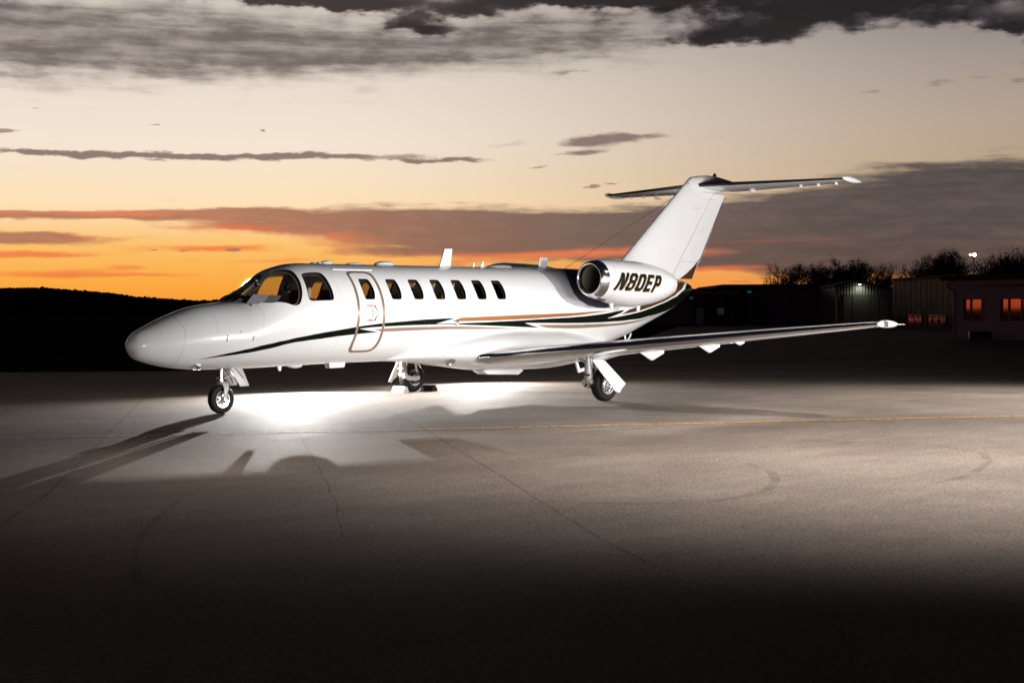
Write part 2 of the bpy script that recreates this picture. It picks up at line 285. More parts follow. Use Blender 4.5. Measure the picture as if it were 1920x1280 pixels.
class MB:
    def __init__(s): s.v = []; s.f = []
    def add(s, v, f): n = len(s.v); s.v += [tuple(p) for p in v]; s.f += [tuple(i+n for i in q) for q in f]; return s
    def box(s, c, d, M=None):
        x, y, z = (k/2 for k in d); v = [Vector((a*x, b*y, e*z)) for a in (-1, 1) for b in (-1, 1) for e in (-1, 1)]
        if M: v = [M @ p for p in v]
        v = [p+Vector(c) for p in v]
        return s.add(v, [(0, 1, 3, 2), (4, 6, 7, 5), (0, 4, 5, 1), (2, 3, 7, 6), (0, 2, 6, 4), (1, 5, 7, 3)])
    def tube(s, p0, p1, r0, r1=None, n=12, cap=True):
        r1 = r0 if r1 is None else r1; p0, p1 = Vector(p0), Vector(p1); d = (p1-p0).normalized(); a = d.orthogonal().normalized(); b = d.cross(a)
        v = [p0+(a*cos(2*pi*i/n)+b*sin(2*pi*i/n))*r0 for i in range(n)]+[p1+(a*cos(2*pi*i/n)+b*sin(2*pi*i/n))*r1 for i in range(n)]
        f = [(i, (i+1) % n, n+(i+1) % n, n+i) for i in range(n)]
        if cap: f += [tuple(range(n))[::-1], tuple(range(n, 2*n))]
        return s.add(v, f)
    def path(s, pts, r, n=8):
        for a, b in zip(pts, pts[1:]): s.tube(a, b, r, r, n)
        return s
    def lathe(s, prof, axis_o, axis_d, n=48, closed=False):
        "prof: list of (distance along the axis, radius)"
        o = Vector(axis_o); d = Vector(axis_d).normalized(); a = d.orthogonal().normalized(); b = d.cross(a); v = []
        for t, r in prof: v += [o+d*t+(a*cos(2*pi*i/n)+b*sin(2*pi*i/n))*r for i in range(n)]
        m = len(prof); f = [(k*n+i, k*n+(i+1) % n, ((k+1) % m)*n+(i+1) % n, ((k+1) % m)*n+i) for k in range(m if closed else m-1) for i in range(n)]
        return s.add(v, f)
    def prism(s, pts, off):
        "flat polygon (3D points) extruded by a vector"
        n = len(pts); off = Vector(off); v = [Vector(p) for p in pts]+[Vector(p)+off for p in pts]
        return s.add(v, [tuple(range(n))[::-1], tuple(range(n, 2*n))]+[(i, (i+1) % n, n+(i+1) % n, n+i) for i in range(n)])
    def loft(s, rings, cap=True, close=True):
        n = len(rings[0]); v = [p for r in rings for p in r]; f = []
        for k in range(len(rings)-1):
            for i in range(n if close else n-1): f.append((k*n+i, k*n+(i+1) % n, (k+1)*n+(i+1) % n, (k+1)*n+i))
        if cap: f += [tuple(range(n))[::-1], tuple(range((len(rings)-1)*n, len(rings)*n))]
        return s.add(v, f)
    def build(s, name, material, parent=None, smooth=False, bevel=0, angle=40):
        bm = bmesh.new(); vs = [bm.verts.new(p) for p in s.v]
        for q in s.f:
            try: bm.faces.new([vs[i] for i in q])
            except ValueError: pass
        bmesh.ops.remove_doubles(bm, verts=bm.verts, dist=1e-5); bmesh.ops.recalc_face_normals(bm, faces=bm.faces)
        if bevel: bmesh.ops.bevel(bm, geom=[e for e in bm.edges if len(e.link_faces) == 2 and e.calc_face_angle(0) > R(30)], offset=bevel, segments=2, profile=.6, affect='EDGES', clamp_overlap=True)
        if smooth or bevel:
            for f in bm.faces: f.smooth = True
            for e in bm.edges:
                if len(e.link_faces) == 2 and e.calc_face_angle(0) > R(angle): e.smooth = False
        me = bpy.data.meshes.new(name); bm.to_mesh(me); bm.free(); me.materials.append(MAT[material])
        o = link(bpy.data.objects.new(name, me))
        if parent: o.parent = parent
        return o
def copy_tree(o, parent=None):
    c = o.copy(); COL.objects.link(c)
    if parent is not None: c.parent = parent
    for ch in [x for x in COL.objects if x.parent == o]: copy_tree(ch, c)
    return c
def rotx(a): return Matrix.Rotation(a, 3, 'X')
def roty(a): return Matrix.Rotation(a, 3, 'Y')
def rotz(a): return Matrix.Rotation(a, 3, 'Z')

# ------------------------------------------------------------------ ground
def sheet(name, pts, z, material, kind='structure', parent=None):
    o = mesh_obj(name, [(p[0], p[1], z) for p in pts], [tuple(range(len(pts)))], material, parent)
    if kind: o['kind'] = kind
    return o
gb = []
sheet('ground', [(-6000, -6000), (6000, -6000), (6000, 6000), (-6000, 6000)], -.012, 'grass')
ap = sheet('apron', [W(-120, -30), W(140, -30), W(140, 172), W(40, 172), W(16, 150), W(4, 62), W(-9, 42), W(-120, 36)], 0, 'apron')
def ribbon(name, pts, w, z, material, wob=0.0, seed=0, kind='structure'):
    P = [Vector((p[0], p[1], 0)) for p in pts]; Q = []
    for a, b in zip(P, P[1:]):
        n = max(1, int((b-a).length/.25))
        for i in range(n): Q.append(a.lerp(b, i/n))
    Q.append(P[-1]); v = []; f = []
    for i, p in enumerate(Q):
        d = (Q[min(i+1, len(Q)-1)]-Q[max(i-1, 0)]).normalized(); s = Vector((-d.y, d.x, 0))
        j = noise.noise(Vector((i*.35, seed*7.3, 0)))*wob; ww = w*(1+.4*noise.noise(Vector((i*.9, seed, 5)))*(1 if wob else .1))
        v += [p+s*(j+ww/2), p+s*(j-ww/2)]
    v = [(p.x, p.y, z) for p in v]; f = [(2*i, 2*i+1, 2*i+3, 2*i+2) for i in range(len(Q)-1)]
    o = mesh_obj(name, v, f, material)
    if kind: o['kind'] = kind
    return o
def G(u, v):
    "spot on the ground"
    d = Fw*FPX+Rt*(u-960)-Up*(v-640); t = -CAM.z/d.z
    return CAM+d*t
# long painted guide line
y0, y1 = Vector((-3.04, -1.857)), Vector((9.054, -9.82)); dd = (y1-y0).normalized()
ribbon('yellow_taxi_line', [y0-dd*40, y0, (2.41, -5.55), y1, y1+dd*60], .085, .008, 'worn_yellow', .006)
# sealed joints and cracks
for k, L in enumerate([[G(300, 720), G(275, 742), G(200, 815), G(150, 868), G(90, 925), G(0, 985), G(-120, 1080)],
                       [G(690, 752), G(780, 795), G(870, 850), G(960, 905), G(1050, 965), G(1130, 1010), G(1230, 1065)],
                       [G(517, 760), G(560, 815), G(600, 880), G(628, 940), G(645, 1010)], [G(300, 1030), G(480, 1045), G(700, 1068), G(960, 1105)], [G(1180, 980), G(1330, 985), G(1560, 985), G(1800, 993), G(1920, 1000)]]):
    ribbon('pavement_seam', L, (.035, .03, .018, .012, .012)[k], .004, 'tar_seam', .022, k)
# curved tyre scrubs
def arc(c, r, a0, a1, sy=1.0, n=26): return [(c[0]+r*cos(R(a0+(a1-a0)*i/n)), c[1]+r*sy*sin(R(a0+(a1-a0)*i/n))) for i in range(n+1)]
ctr = Vector((-3.6, -11.2))
ribbon('tyre_scrub', [G(*p) for p in [(365, 920), (320, 950), (285, 980), (262, 1010), (252, 1040), (253, 1070), (262, 1105)]], .06, .0045, 'tyre_mark', .01, 11)
ribbon('tyre_scrub', [G(*p) for p in [(1090, 943), (1200, 945), (1320, 942), (1390, 932), (1440, 918), (1457, 902), (1445, 885), (1400, 868)]], .09, .0045, 'tyre_mark', .01, 12)
ribbon('tyre_scrub', [G(*p) for p in [(1490, 840), (1600, 828), (1760, 836), (1840, 848), (1855, 866), (1820, 890), (1760, 905)]], .09, .0045, 'tyre_mark', .01, 13)
ribbon('tyre_scrub', [G(*p) for p in [(960, 775), (1300, 778), (1520, 764), (1700, 752), (1920, 735)]], .10, .0045, 'tyre_mark', .02, 14)
ribbon('tyre_scrub', [G(*p) for p in [(1380, 745), (1440, 738), (1560, 742), (1700, 750), (1920, 770)]], .10, .0045, 'tyre_mark', .02, 15)
ribbon('tyre_scrub', [G(*p) for p in [(60, 745), (180, 752), (330, 748), (480, 735)]], .12, .0045, 'tyre_mark', .02, 16)
ribbon('tyre_scrub', [G(*p) for p in [(100, 756), (220, 748), (360, 742)]], .12, .0045, 'tyre_mark', .02, 17)
for k, (u, v, w_, h_) in enumerate([(1527, 746, 50, 3.0), (1880, 736, 50, 1.8), (1690, 718.5, 45, 1.3), (1430, 839, 9, .8), (1590, 830, 18, 1.4), (1570, 929, 4, 1.2), (1195, 718, 40, 1.2)]):
    c = G(u, v); a = G(u+w_, v)-c; b = G(u, v+h_)-c; pts = []
    for i in range(22):
        t = 2*pi*i/22; rr = 1+.35*noise.noise(Vector((cos(t)*1.5, sin(t)*1.5, k*3.1))); pts.append(c+a*cos(t)*rr+b*sin(t)*rr)
    sheet('oil_stain', pts, .005, 'tyre_mark')

# ================================================================== the business jet
jet = thing('business_jet', 'white twin engine business jet with green and copper stripes parked on the dark apron', 'airplane')
def pchip(xs,ys):
    n=len(xs);h=[xs[i+1]-xs[i] for i in range(n-1)];d=[(ys[i+1]-ys[i])/h[i] for i in range(n-1)]
    m=[0.0]*n
    for i in range(1,n-1):
        if d[i-1]*d[i]>0:
            w1=2*h[i]+h[i-1];w2=h[i]+2*h[i-1];m[i]=(w1+w2)/(w1/d[i-1]+w2/d[i])
    m[0]=d[0];m[-1]=d[-1]
    def f(x):
        i=min(max(bisect.bisect_right(xs,x)-1,0),n-2)
        t=min(max((x-xs[i])/h[i],0.0),1.0)
        return ((1+2*t)*(1-t)**2*ys[i]+t*(1-t)**2*h[i]*m[i]+t*t*(3-2*t)*ys[i+1]+t*t*(t-1)*h[i]*m[i+1])
    return f
XT=[0,.03,.12,.35,.6,.85,1.1,1.35,1.6,1.76,1.92,2.08,2.3,2.5,2.65,2.8,3.0,3.3,4.2,7,9.5,11.5,12.5,13.2,13.6,13.78,13.85]
ZT=[1.1,1.17,1.28,1.395,1.504,1.594,1.67,1.713,1.743,1.765,1.832,1.925,2.069,2.215,2.288,2.333,2.377,2.397,2.397,2.403,2.415,2.37,2.32,2.25,2.19,2.13,2.05]
XB=[0,.03,.12,.35,.6,.85,1.15,1.6,2.1,2.9,4.2,5.2,9,9.9,10.6,11.37,11.7,12.18,12.68,13.2,13.6,13.77,13.85]
ZB=[1.1,1.02,.908,.827,.77,.733,.709,.697,.697,.71,.73,.733,.74,.785,.87,1.037,1.145,1.305,1.47,1.66,1.84,1.95,2.05]
XW=[0,.03,.12,.35,.6,.85,1.15,1.6,2.1,2.6,3.1,3.6,9.0,10.2,11.4,12.4,13.1,13.6,13.79,13.85]
WW=[0,.085,.18,.30,.385,.45,.52,.61,.69,.75,.79,.80,.80,.77,.66,.50,.33,.21,.12,0]
def rebuild():
    global ft,fb,fw
    s=lambda X:[math.sqrt(x) for x in X]
    ft0=pchip(s(XT),ZT);fb0=pchip(s(XB),ZB);fw0=pchip(s(XW),WW)
    ft=lambda x:ft0(math.sqrt(max(x,0)));fb=lambda x:fb0(math.sqrt(max(x,0)));fw=lambda x:fw0(math.sqrt(max(x,0)))
rebuild()

LF = XT[-1]
def fus_pt(x, phd, off=0.0):
    ph = R(phd); zc = (ft(x)+fb(x))/2; h = max(ft(x)-zc+off, 0); w = max(fw(x)+off, 0)
    return Vector((x, -w*cos(ph), zc+h*sin(ph)))
def fus_n(x, phd):
    e = .004; x0, x1 = max(x-e, 0.0005), min(x+e, LF-.0005)
    a = fus_pt(x1, phd)-fus_pt(x0, phd); b = fus_pt(x, phd+.5)-fus_pt(x, phd-.5); n = b.cross(a)
    if x < .002: return Vector((-1, 0, 0))
    if n.length < 1e-12: return Vector((1, 0, 0))
    n.normalize(); r = fus_pt(x, phd)-Vector((x, 0, (ft(x)+fb(x))/2))
    return -n if n.dot(r+Vector((-.3 if x < 1 else 0, 0, 0))) < 0 else n
KP = .8*pi/180

GREEN = [(0.982,-42.9),(1.179,-36.8),(1.45,-29.9),(1.749,-23.9),(2.023,-22.0),(2.376,-23.0),(2.511,-24.1),(2.903,-22.7),(3.269,-20.0),(3.628,-17.1),(3.918,-14.6),(4.211,-12.7),(4.476,-11.2),(4.823,-9.9),(5.331,-7.9),(5.723,-7.0),(6.123,-6.4),(5.887,-9.6),(5.644,-13.1),(6.058,-13.3),(6.268,-12.8),(6.713,-12.3),(7.3,-11.3),(7.867,-10.3),(8.329,-9.3),(8.787,-8.4),(9.646,-6.9),(10.156,-5.6),(10.476,-4.4),(10.797,-3.4),(10.706,-7.0),(10.244,-12.7),(10.913,-12.4),(11.313,-12.6),(11.782,-13.0),(12.364,-12.0),(12.966,-6.0),(13.313,11.4),(13.6,54),(13.72,92),(13.86,92),(13.86,-90),(13.3,-90),(13.24,-59.2),(12.499,-41.9),(11.793,-30.3),(11.09,-22.3),(10.375,-18.2),(9.9,-17.0),(9.18,-15.4),(8.4,-14.4),(7.878,-13.9),(8.054,-17.0),(8.312,-20.7),(7.916,-19.4),(7.177,-17.2),(6.607,-15.7),(6.192,-14.6),(5.647,-14.2),(5.089,-14.4),(4.463,-15.5),(4.176,-16.2),(3.927,-17.5),(4.066,-19.2),(4.358,-22.1),(4.142,-22.9),(3.905,-23.9),(3.501,-25.8),(3.169,-28.1),(2.846,-29.2),(2.534,-29.7),(2.304,-30.3),(2.052,-30.3),(1.715,-31.6),(1.447,-34.9),(1.185,-38.7)]
TAUPE_A = [(4.234,-18.7),(4.428,-18.1),(4.673,-17.4),(5.097,-16.7),(5.881,-16.6),(6.2,-16.9),(6.756,-17.9),(7.332,-19.7),(7.913,-21.9),(7.34,-21.4),(6.215,-20.5),(5.895,-20.2),(5.113,-20.9),(4.512,-21.7),(4.377,-20.8)]
COPPER = [(6.01,-10.6),(6.126,-8.1),(6.232,-6.1),(6.445,-5.8),(7.144,-4.6),(8.019,-3.4),(8.935,-2.4),(9.64,-1.8),(9.979,-1.6),(10.346,-2.0),(9.81,-3.8),(9.313,-5.4),(8.862,-6.6),(8.027,-8.7),(7.154,-10.1),(6.18,-10.7)]
TAUPE_B = [(8.203,-16.8),(8.974,-17.4),(9.19,-17.6),(10.033,-19.6),(10.975,-24.4),(11.45,-28.6),(11.95,-35.0),(12.483,-42.9),(11.826,-36.0),(11.4,-32.0),(11.129,-29.6),(10.42,-25.4),(10.061,-24.3),(9.382,-23.1),(8.898,-22.0),(8.505,-21.0)]
BROWN = [(10.694,-9.8),(10.974,-4.3),(11.23,-2.7),(11.7,6.0),(12.1,20),(12.6,30),(12.7,60),(13.0,92),(13.62,92),(13.52,54.9),(13.2,14.8),(12.85,-1.0),(12.355,-8.6),(11.776,-10.2),(11.03,-9.9)]
SILVER = [(8.55,92),(8.706,73.6),(8.752,62.6),(8.771,49.4),(8.8,37.4),(8.833,26.4),(8.907,17.9),(9.024,12.0),(9.25,7.4),(9.49,4.7),(9.908,2.6),(10.15,2.0),(9.909,3.4),(9.612,7.5),(9.403,14.6),(9.286,23.2),(9.281,36.7),(9.358,52.2),(9.622,77.3),(9.75,92)]
NAVY = [(9.75,92),(9.622,77.3),(9.358,52.2),(9.281,36.7),(9.286,23.2),(9.403,14.6),(9.612,7.5),(9.909,3.4),(10.15,2.0),(10.45,3.1),(10.6,14),(10.3,25),(10.6,92)]
DOOR_OUT = [(3.872,51.9),(3.92,55.3),(4.0,56.9),(4.145,57.2),(4.313,57.0),(4.395,54.5),(4.43,49.9),(4.44,37.1),(4.447,24.0),(4.453,13.1),(4.458,0.9),(4.462,-7.7),(4.464,-18.4),(4.462,-26.8),(4.453,-37.0),(4.427,-44.6),(4.373,-49.2),(4.288,-51.0),(4.121,-51.0),(3.956,-50.8),(3.882,-48.7),(3.846,-44.1),(3.838,-37.9),(3.840,-25.8),(3.846,-16.7),(3.852,-8.9),(3.857,4.6),(3.861,13.2),(3.863,23.9),(3.865,35.7),(3.866,44.7)]
DOOR_IN = [(3.918,49.2),(3.955,52.2),(4.03,53.6),(4.153,53.8),(4.275,53.6),(4.345,51.4),(4.375,47.1),(4.386,36.0),(4.394,23.5),(4.400,12.6),(4.405,0.9),(4.408,-7.7),(4.410,-17.4),(4.408,-26.2),(4.398,-35.8),(4.371,-42.7),(4.325,-46.2),(4.239,-47.5),(4.091,-47.6),(3.965,-47.4),(3.918,-45.4),(3.894,-36.9),(3.896,-25.5),(3.900,-16.8),(3.905,-9.0),(3.910,4.6),(3.913,13.1),(3.915,24.8),(3.916,36.8),(3.916,44.2)]
def winp(x0): return [(x0+a, b) for a, b in [(.022,42.2),(.050,43.3),(.13,43.5),(.21,43.3),(.240,41.6),(.256,35.5),(.262,28.7),(.256,22.1),(.238,17.6),(.21,16.3),(.13,16.1),(.055,16.3),(.026,17.6),(.010,23.7),(.006,31.0),(.012,38.5)]]
WINX = [4.622, 5.131, 5.641, 6.151, 6.661, 7.160]
W_DOOR = winp(4.028); W_CREW = [(2.93,49.8),(2.96,52.6),(3.03,54.2),(3.25,54.2),(3.335,52.5),(3.37,47),(3.385,38.0),(3.396,26.3),(3.392,18.5),(3.362,15.8),(3.29,15.2),(2.98,15.8),(2.91,17.6),(2.888,21.6),(2.90,30),(2.915,40.3)]
W_COCK = [(1.882,62.7),(2.004,68.2),(2.139,72.3),(2.34,76.4),(2.50,78.6),(2.60,79.2),(2.70,75.4),(2.80,69),(2.85,61.4),(2.852,50),(2.835,38),(2.80,27),(2.745,18.5),(2.695,15.2),(2.64,14.9),(2.577,16.6),(2.463,23.1),(2.344,29.9),(2.22,35.5),(2.048,46.8),(1.93,56)]
W_FRONT = [(1.80,73.5),(1.90,72.6),(2.0,74.8),(2.195,79.1),(2.40,82.7),(2.46,85),(2.47,88.6),(2.1,88.6),(1.775,88.6),(1.78,80)]
def mir(P): return [(x, 180-p) for x, p in P][::-1]
HOLES = [('cockpit_window', W_COCK), ('windshield', W_FRONT), ('crew_window', W_CREW)]+[('cabin_window', winp(x)) for x in WINX]
HOLES = HOLES+[(n, mir(P)) for n, P in HOLES]+[('cabin_window', mir(W_DOOR)), ('door_window', W_DOOR)]
NH = len(HOLES)
def ring_seam(pts, w=.007):
    P = [Vector((x, p*KP)) for x, p in pts]; L = []; Rr = []
    for i, p in enumerate(P):
        d = (P[min(i+1, len(P)-1)]-P[max(i-1, 0)]).normalized(); n = Vector((-d.y, d.x))*w/2; L.append(p+n); Rr.append(p-n)
    return [(q.x, q.y/KP) for q in L+Rr[::-1]]
RAD = [(.705,-90),(.70,-56),(.697,-46),(.710,-31),(.728,-17),(.744,-4),(.762,11.5),(.771,21.5),(.766,31),(.751,39.5),(.735,50),(.73,92)]
SEAMS = [ring_seam(RAD), ring_seam([(1.22,52),(1.271,42.5),(1.293,36.4),(1.293,28.3),(1.28,17.9),(1.27,8)], .005), ring_seam([(2.02,44),(2.061,32.8),(2.07,26.7),(2.07,19.6),(2.045,10.4),(2.02,2)], .005),
         ring_seam([(10.969,-28.0),(10.956,-35.1)], .012)]
LATCH = [ring_seam([(1.423,4.2),(1.412,-7.7)], .022), ring_seam([(1.863,-0.4),(1.852,-10.5)], .022)]
def disc(x, p, r, n=12): return [(x+r*cos(2*pi*i/n), p+r/KP*sin(2*pi*i/n)) for i in range(n)]
DOTS = [disc(1.646,7.1,.016,8), disc(.42,32,.010,6), disc(.40,-50,.008,6)]
LIV = [('latch_grey', L) for L in LATCH+DOTS]+[('seam_grey', s) for s in SEAMS]+[('ring_door', None)]+[('green_paint', GREEN), ('taupe_paint', TAUPE_A), ('copper_paint', COPPER), ('taupe_paint', TAUPE_B), ('brown_paint', BROWN), ('silver_paint', SILVER), ('navy_paint', NAVY)]
LIV += [('green_paint', mir(GREEN)), ('taupe_paint', mir(TAUPE_A)), ('copper_paint', mir(COPPER)), ('taupe_paint', mir(TAUPE_B)), ('brown_paint', mir(BROWN)), ('silver_paint', mir(SILVER)), ('navy_paint', mir(NAVY))]
LIV += [('seam_grey', ring_seam([(xx, -70+20*k) for k in range(9)], .004)) for xx in (3.52, 9.02, 11.62)]
def inside(P, x, y):
    c = False; n = len(P); j = n-1
    for i in range(n):
        xi, yi = P[i]; xj, yj = P[j]
        if (yi > y) != (yj > y) and x < (xj-xi)*(y-yi)/(yj-yi)+xi: c = not c
        j = i
    return c
def spl(P, k=3):
    "rounded version of a closed outline (Catmull-Rom)"
    n = len(P); out = []
    for i in range(n):
        a, b, c, d = (Vector(P[(i+j-1) % n]) for j in range(4))
        for t in (m/k for m in range(k)):
            q = .5*((2*b)+(c-a)*t+(2*a-5*b+4*c-d)*t*t+(3*b-a-3*c+d)*t**3); out.append((q.x, q.y))
    return out
HOLES = [(n, spl(P, 3)) for n, P in HOLES]; DOOR_OUT = spl(DOOR_OUT, 2); DOOR_IN = spl(DOOR_IN, 2)
def build_fuselage():
    bnd = [P for n, P in HOLES]+[DOOR_OUT, DOOR_IN]+[P for m, P in LIV if P]
    pts = []; edges = []
    for P in bnd:
        n0 = len(pts); Q = []
        for a, b in zip(P, P[1:]+P[:1]):
            A = Vector((a[0], a[1]*KP)); B = Vector((b[0], b[1]*KP)); k = max(1, int((B-A).length/.07))
            for i in range(k): Q.append(A.lerp(B, i/k))
        for i in range(len(Q)): edges.append((n0+i, n0+(i+1) % len(Q)))
        pts += Q
    cell = {}
    for p in pts: cell.setdefault((int(p.x/.02), int(p.y/.02)), []).append(p)
    xs = [0, .002, .006, .012, .02, .03, .045, .06, .08, .10, .13, .16, .20, .24, .29, .34, .40, .46]
    while xs[-1] < LF-.5: xs.append(xs[-1]+(.055 if xs[-1] < 3.2 else .085))
    xs += [xs[-1]+(LF-xs[-1])*t for t in (.2, .4, .55, .68, .78, .86, .92, .96, .985, 1.0)]
    step = 3.6
    grid = []
    for x in xs:
        for k in range(101):
            p = Vector((x, (-90+step*k)*KP)); c = (int(p.x/.02), int(p.y/.02)); ok = True
            if 0 < k < 100:
                for a in (-1, 0, 1):
                    for b in (-1, 0, 1):
                        for q in cell.get((c[0]+a, c[1]+b), ()):
                            if (q-p).length < .014: ok = False
            if ok: grid.append(p)
    V, Ed, Fc, *_ = geometry.delaunay_2d_cdt(pts+grid, edges, [], 0, 1e-5)
    boxes = []
    allp = [('H', i, P) for i, (n, P) in enumerate(HOLES)]+[('O', 0, DOOR_OUT), ('I', 0, DOOR_IN)]+[('L', m, P) for m, P in LIV if P]
    for t in allp:
        xs_ = [q[0] for q in t[2]]; ys_ = [q[1] for q in t[2]]; boxes.append((min(xs_), max(xs_), min(ys_), max(ys_)))
    groups = {}
    order = [m for m, P in LIV]
    for f in Fc:
        x = sum(V[i].x for i in f)/3; y = sum(V[i].y for i in f)/3/KP
        hole = None; dout = din = False; m = None
        for (kind, key, P), (a, b, c, d) in zip(allp, boxes):
            if a <= x <= b and c <= y <= d and inside(P, x, y):
                if kind == 'H': hole = key; break
                if kind == 'O': dout = True
                elif kind == 'I': din = True
                elif m is None: m = key
        if hole is not None: groups.setdefault(('H', hole), []).append((f, None))
        elif dout: groups.setdefault('door' if din else 'ring', []).append((f, (m or 'white_paint') if din else 'ring_paint'))
        else: groups.setdefault('skin', []).append((f, m or 'white_paint'))
    return V, groups
FV, FG = build_fuselage()
def part_mesh(name, items, parent, off=0.0, smats=None, label=None, flip=False, sub=None):
    idx = {}; vs = []; ns = []; fs = []; mi = []; mats = []
    for f, m in items:
        q = []
        for i in f:
            if i not in idx:
                idx[i] = len(vs); x, ph = min(max(FV[i].x, 0), LF), FV[i].y/KP; vs.append(fus_pt(x, ph, off)); ns.append(fus_n(min(max(x, .0005), LF-.0005), ph))
            q.append(idx[i])
        a, b, c = (vs[k] for k in q); n = (b-a).cross(c-a)
        if n.length < 1e-10: continue
        if n.dot(ns[q[0]]) < 0: q = q[::-1]
        mm = smats or m
        if mm not in mats: mats.append(mm)
        fs.append(q); mi.append(mats.index(mm))
    o = mesh_obj(name, vs, fs, None, parent, True, mats, mi)
    o.data.normals_split_custom_set_from_vertices([tuple(n) for n in ns])
    if label: o['label'] = label
    return o
fus = part_mesh('fuselage', FG['skin'], jet)
door = part_mesh('cabin_door', FG['door'], jet)
dring = part_mesh('door_outline', FG['ring'], door, .0015)
# cabin lining with the same openings, seen through the glass
lin = [(f, None) for k in ('skin', 'door', 'ring') for f, m in FG[k] if 1.9 < sum(FV[i].x for i in f)/3 < 9.6]
lining = part_mesh('cabin_lining', lin, fus, -.045, 'lining')
for i, (n, P) in enumerate(HOLES):
    par = door if n == 'door_window' else fus
    part_mesh('window_pane' if n == 'door_window' else n, FG[('H', i)], par, -.010, 'clear_glass' if n in ('cockpit_window', 'windshield', 'crew_window') else 'cabin_glass')
    # reveal between skin and lining
    b = MB(); inn = []; outr = []
    for x, ph in P: outr.append(fus_pt(x, ph, .0)); inn.append(fus_pt(x, ph, -.05))
    b.loft([outr, inn], cap=False); b.build('window_reveal', 'dark_trim', par)
    # thin tan rim on the lining
    cx = sum(p[0] for p in P)/len(P); cp = sum(p[1] for p in P)/len(P)
    r0 = [fus_pt(cx+(x-cx)*.98, cp+(p-cp)*.98, -.049) for x, p in P]; r1 = [fus_pt(cx+(x-cx)*.92, cp+(p-cp)*.92, -.056) for x, p in P]
    MB().loft([r0, r1], cap=False).build('window_rim', 'tan_leather' if n == 'cockpit_window' else 'lining', par)

def on_skin(x, z, off=0):
    zc = (ft(x)+fb(x))/2; s = max(-1, min(1, (z-zc)/(ft(x)-zc))); return degrees(math.asin(s))
# flat print on the skin: door markings
def print_poly(name, polys, material, parent, off=.004, fn=None, cell=.02):
    "outlines (outer + holes, even-odd) laid onto a curved surface"
    pts = []; ed = []
    for P in polys:
        n0 = len(pts); Q = []
        for a, b in zip(P, P[1:]+P[:1]):
            A, B = Vector(a), Vector(b); k = max(1, int((B-A).length/cell))
            for i in range(k): Q.append(A.lerp(B, i/k))
        ed += [(n0+i, n0+(i+1) % len(Q)) for i in range(len(Q))]; pts += Q
    V, _, Fc, *_ = geometry.delaunay_2d_cdt(pts, ed, [], 0, 1e-6); fs = []
    for f in Fc:
        x = sum(V[i].x for i in f)/3; y = sum(V[i].y for i in f)/3
        if sum(inside(P, x, y) for P in polys) % 2: fs.append(tuple(f))
    return mesh_obj(name, [fn(v.x, v.y, off) for v in V], fs, material, parent)
skinfn = lambda x, y, off: fus_pt(x, y/KP, off)
hx, hy = 4.165, .4*KP
def sector(cx, cy, r0, r1, a0, a1, n=14): return [(cx+r1*cos(R(a0+(a1-a0)*i/n)), cy+r1*sin(R(a0+(a1-a0)*i/n))) for i in range(n+1)]+[(cx+r0*cos(R(a1-(a1-a0)*i/n)), cy+r0*sin(R(a1-(a1-a0)*i/n))) for i in range(n+1)]
print_poly('red_arrow', [sector(hx, hy, .112, .130, 12, 52)], 'red_paint', door, fn=skinfn); print_poly('red_arrow', [[(hx+.045, hy+.128), (hx+.10, hy+.118), (hx+.075, hy+.078)]], 'red_paint', door, fn=skinfn)
print_poly('red_arrow', [sector(hx, hy, .112, .130, -52, -12)], 'red_paint', door, fn=skinfn); print_poly('red_arrow', [[(hx+.045, hy-.128), (hx+.10, hy-.118), (hx+.075, hy-.078)]], 'red_paint', door, fn=skinfn)
for k in range(9):
    a = 360/9*k; print_poly('handle_mark', [sector(hx, hy, .036, .046, a, a+26, 3)], 'latch_grey', door, fn=skinfn)
hb = MB(); hp = fus_pt(hx, hy/KP, 0); nn = fus_n(hx, hy/KP); hb.lathe([(0, .033), (.006, .033), (.008, .02), (.008, .0005)], hp, nn, 20); hb.build('door_handle', 'chrome', door, True)
MB().box(hp+nn*.012, (.05, .008, .012)).build('door_handle', 'chrome', door)
def text_print(txt, cx, cy, h, material, parent, name='lettering'):
    cu = bpy.data.curves.new(name, 'FONT'); cu.body = txt; cu.size = h*1.4; cu.align_x = 'CENTER'; cu.align_y = 'CENTER'; cu.offset = h*.02
    o = bpy.data.objects.new(name, cu); me = bpy.data.meshes.new_from_object(o); bpy.data.objects.remove(o)
    for v in me.vertices: v.co = fus_pt(cx+v.co.x, (cy+v.co.y)/KP, .0045)
    me.materials.clear(); me.materials.append(MAT[material]); r = link(bpy.data.objects.new(name, me)); r.parent = parent; return r
text_print('LOCK', hx-.035, hy+.112, .036, 'red_paint', door); text_print('OPEN', hx-.035, hy-.118, .036, 'red_paint', door); text_print('PUSH', hx-.10, hy, .014, 'red_paint', door)
for dz_ in (.115, .075, -.005, -.045): print_poly('step_mark', [[(3.62, hy+dz_), (3.80, hy+dz_), (3.80, hy+dz_+.003), (3.62, hy+dz_+.003)]], 'seam_grey', fus, fn=skinfn)
# drip rail over the door
q0 = [fus_pt(3.66+t*.085, 60.5, .006) for t in range(11)]; MB().path(q0, .009, 6).build('drip_rail', 'white_paint', fus)
# oval emblem light on the stripe
e0 = fus_pt(6.131, -12.5); en = fus_n(6.131, -12.5); MB().lathe([(0, .048), (.012, .046), (.018, .035), (.012, .028), (.010, .001)], e0, en, 24).build('static_port', 'chrome', fus, True)

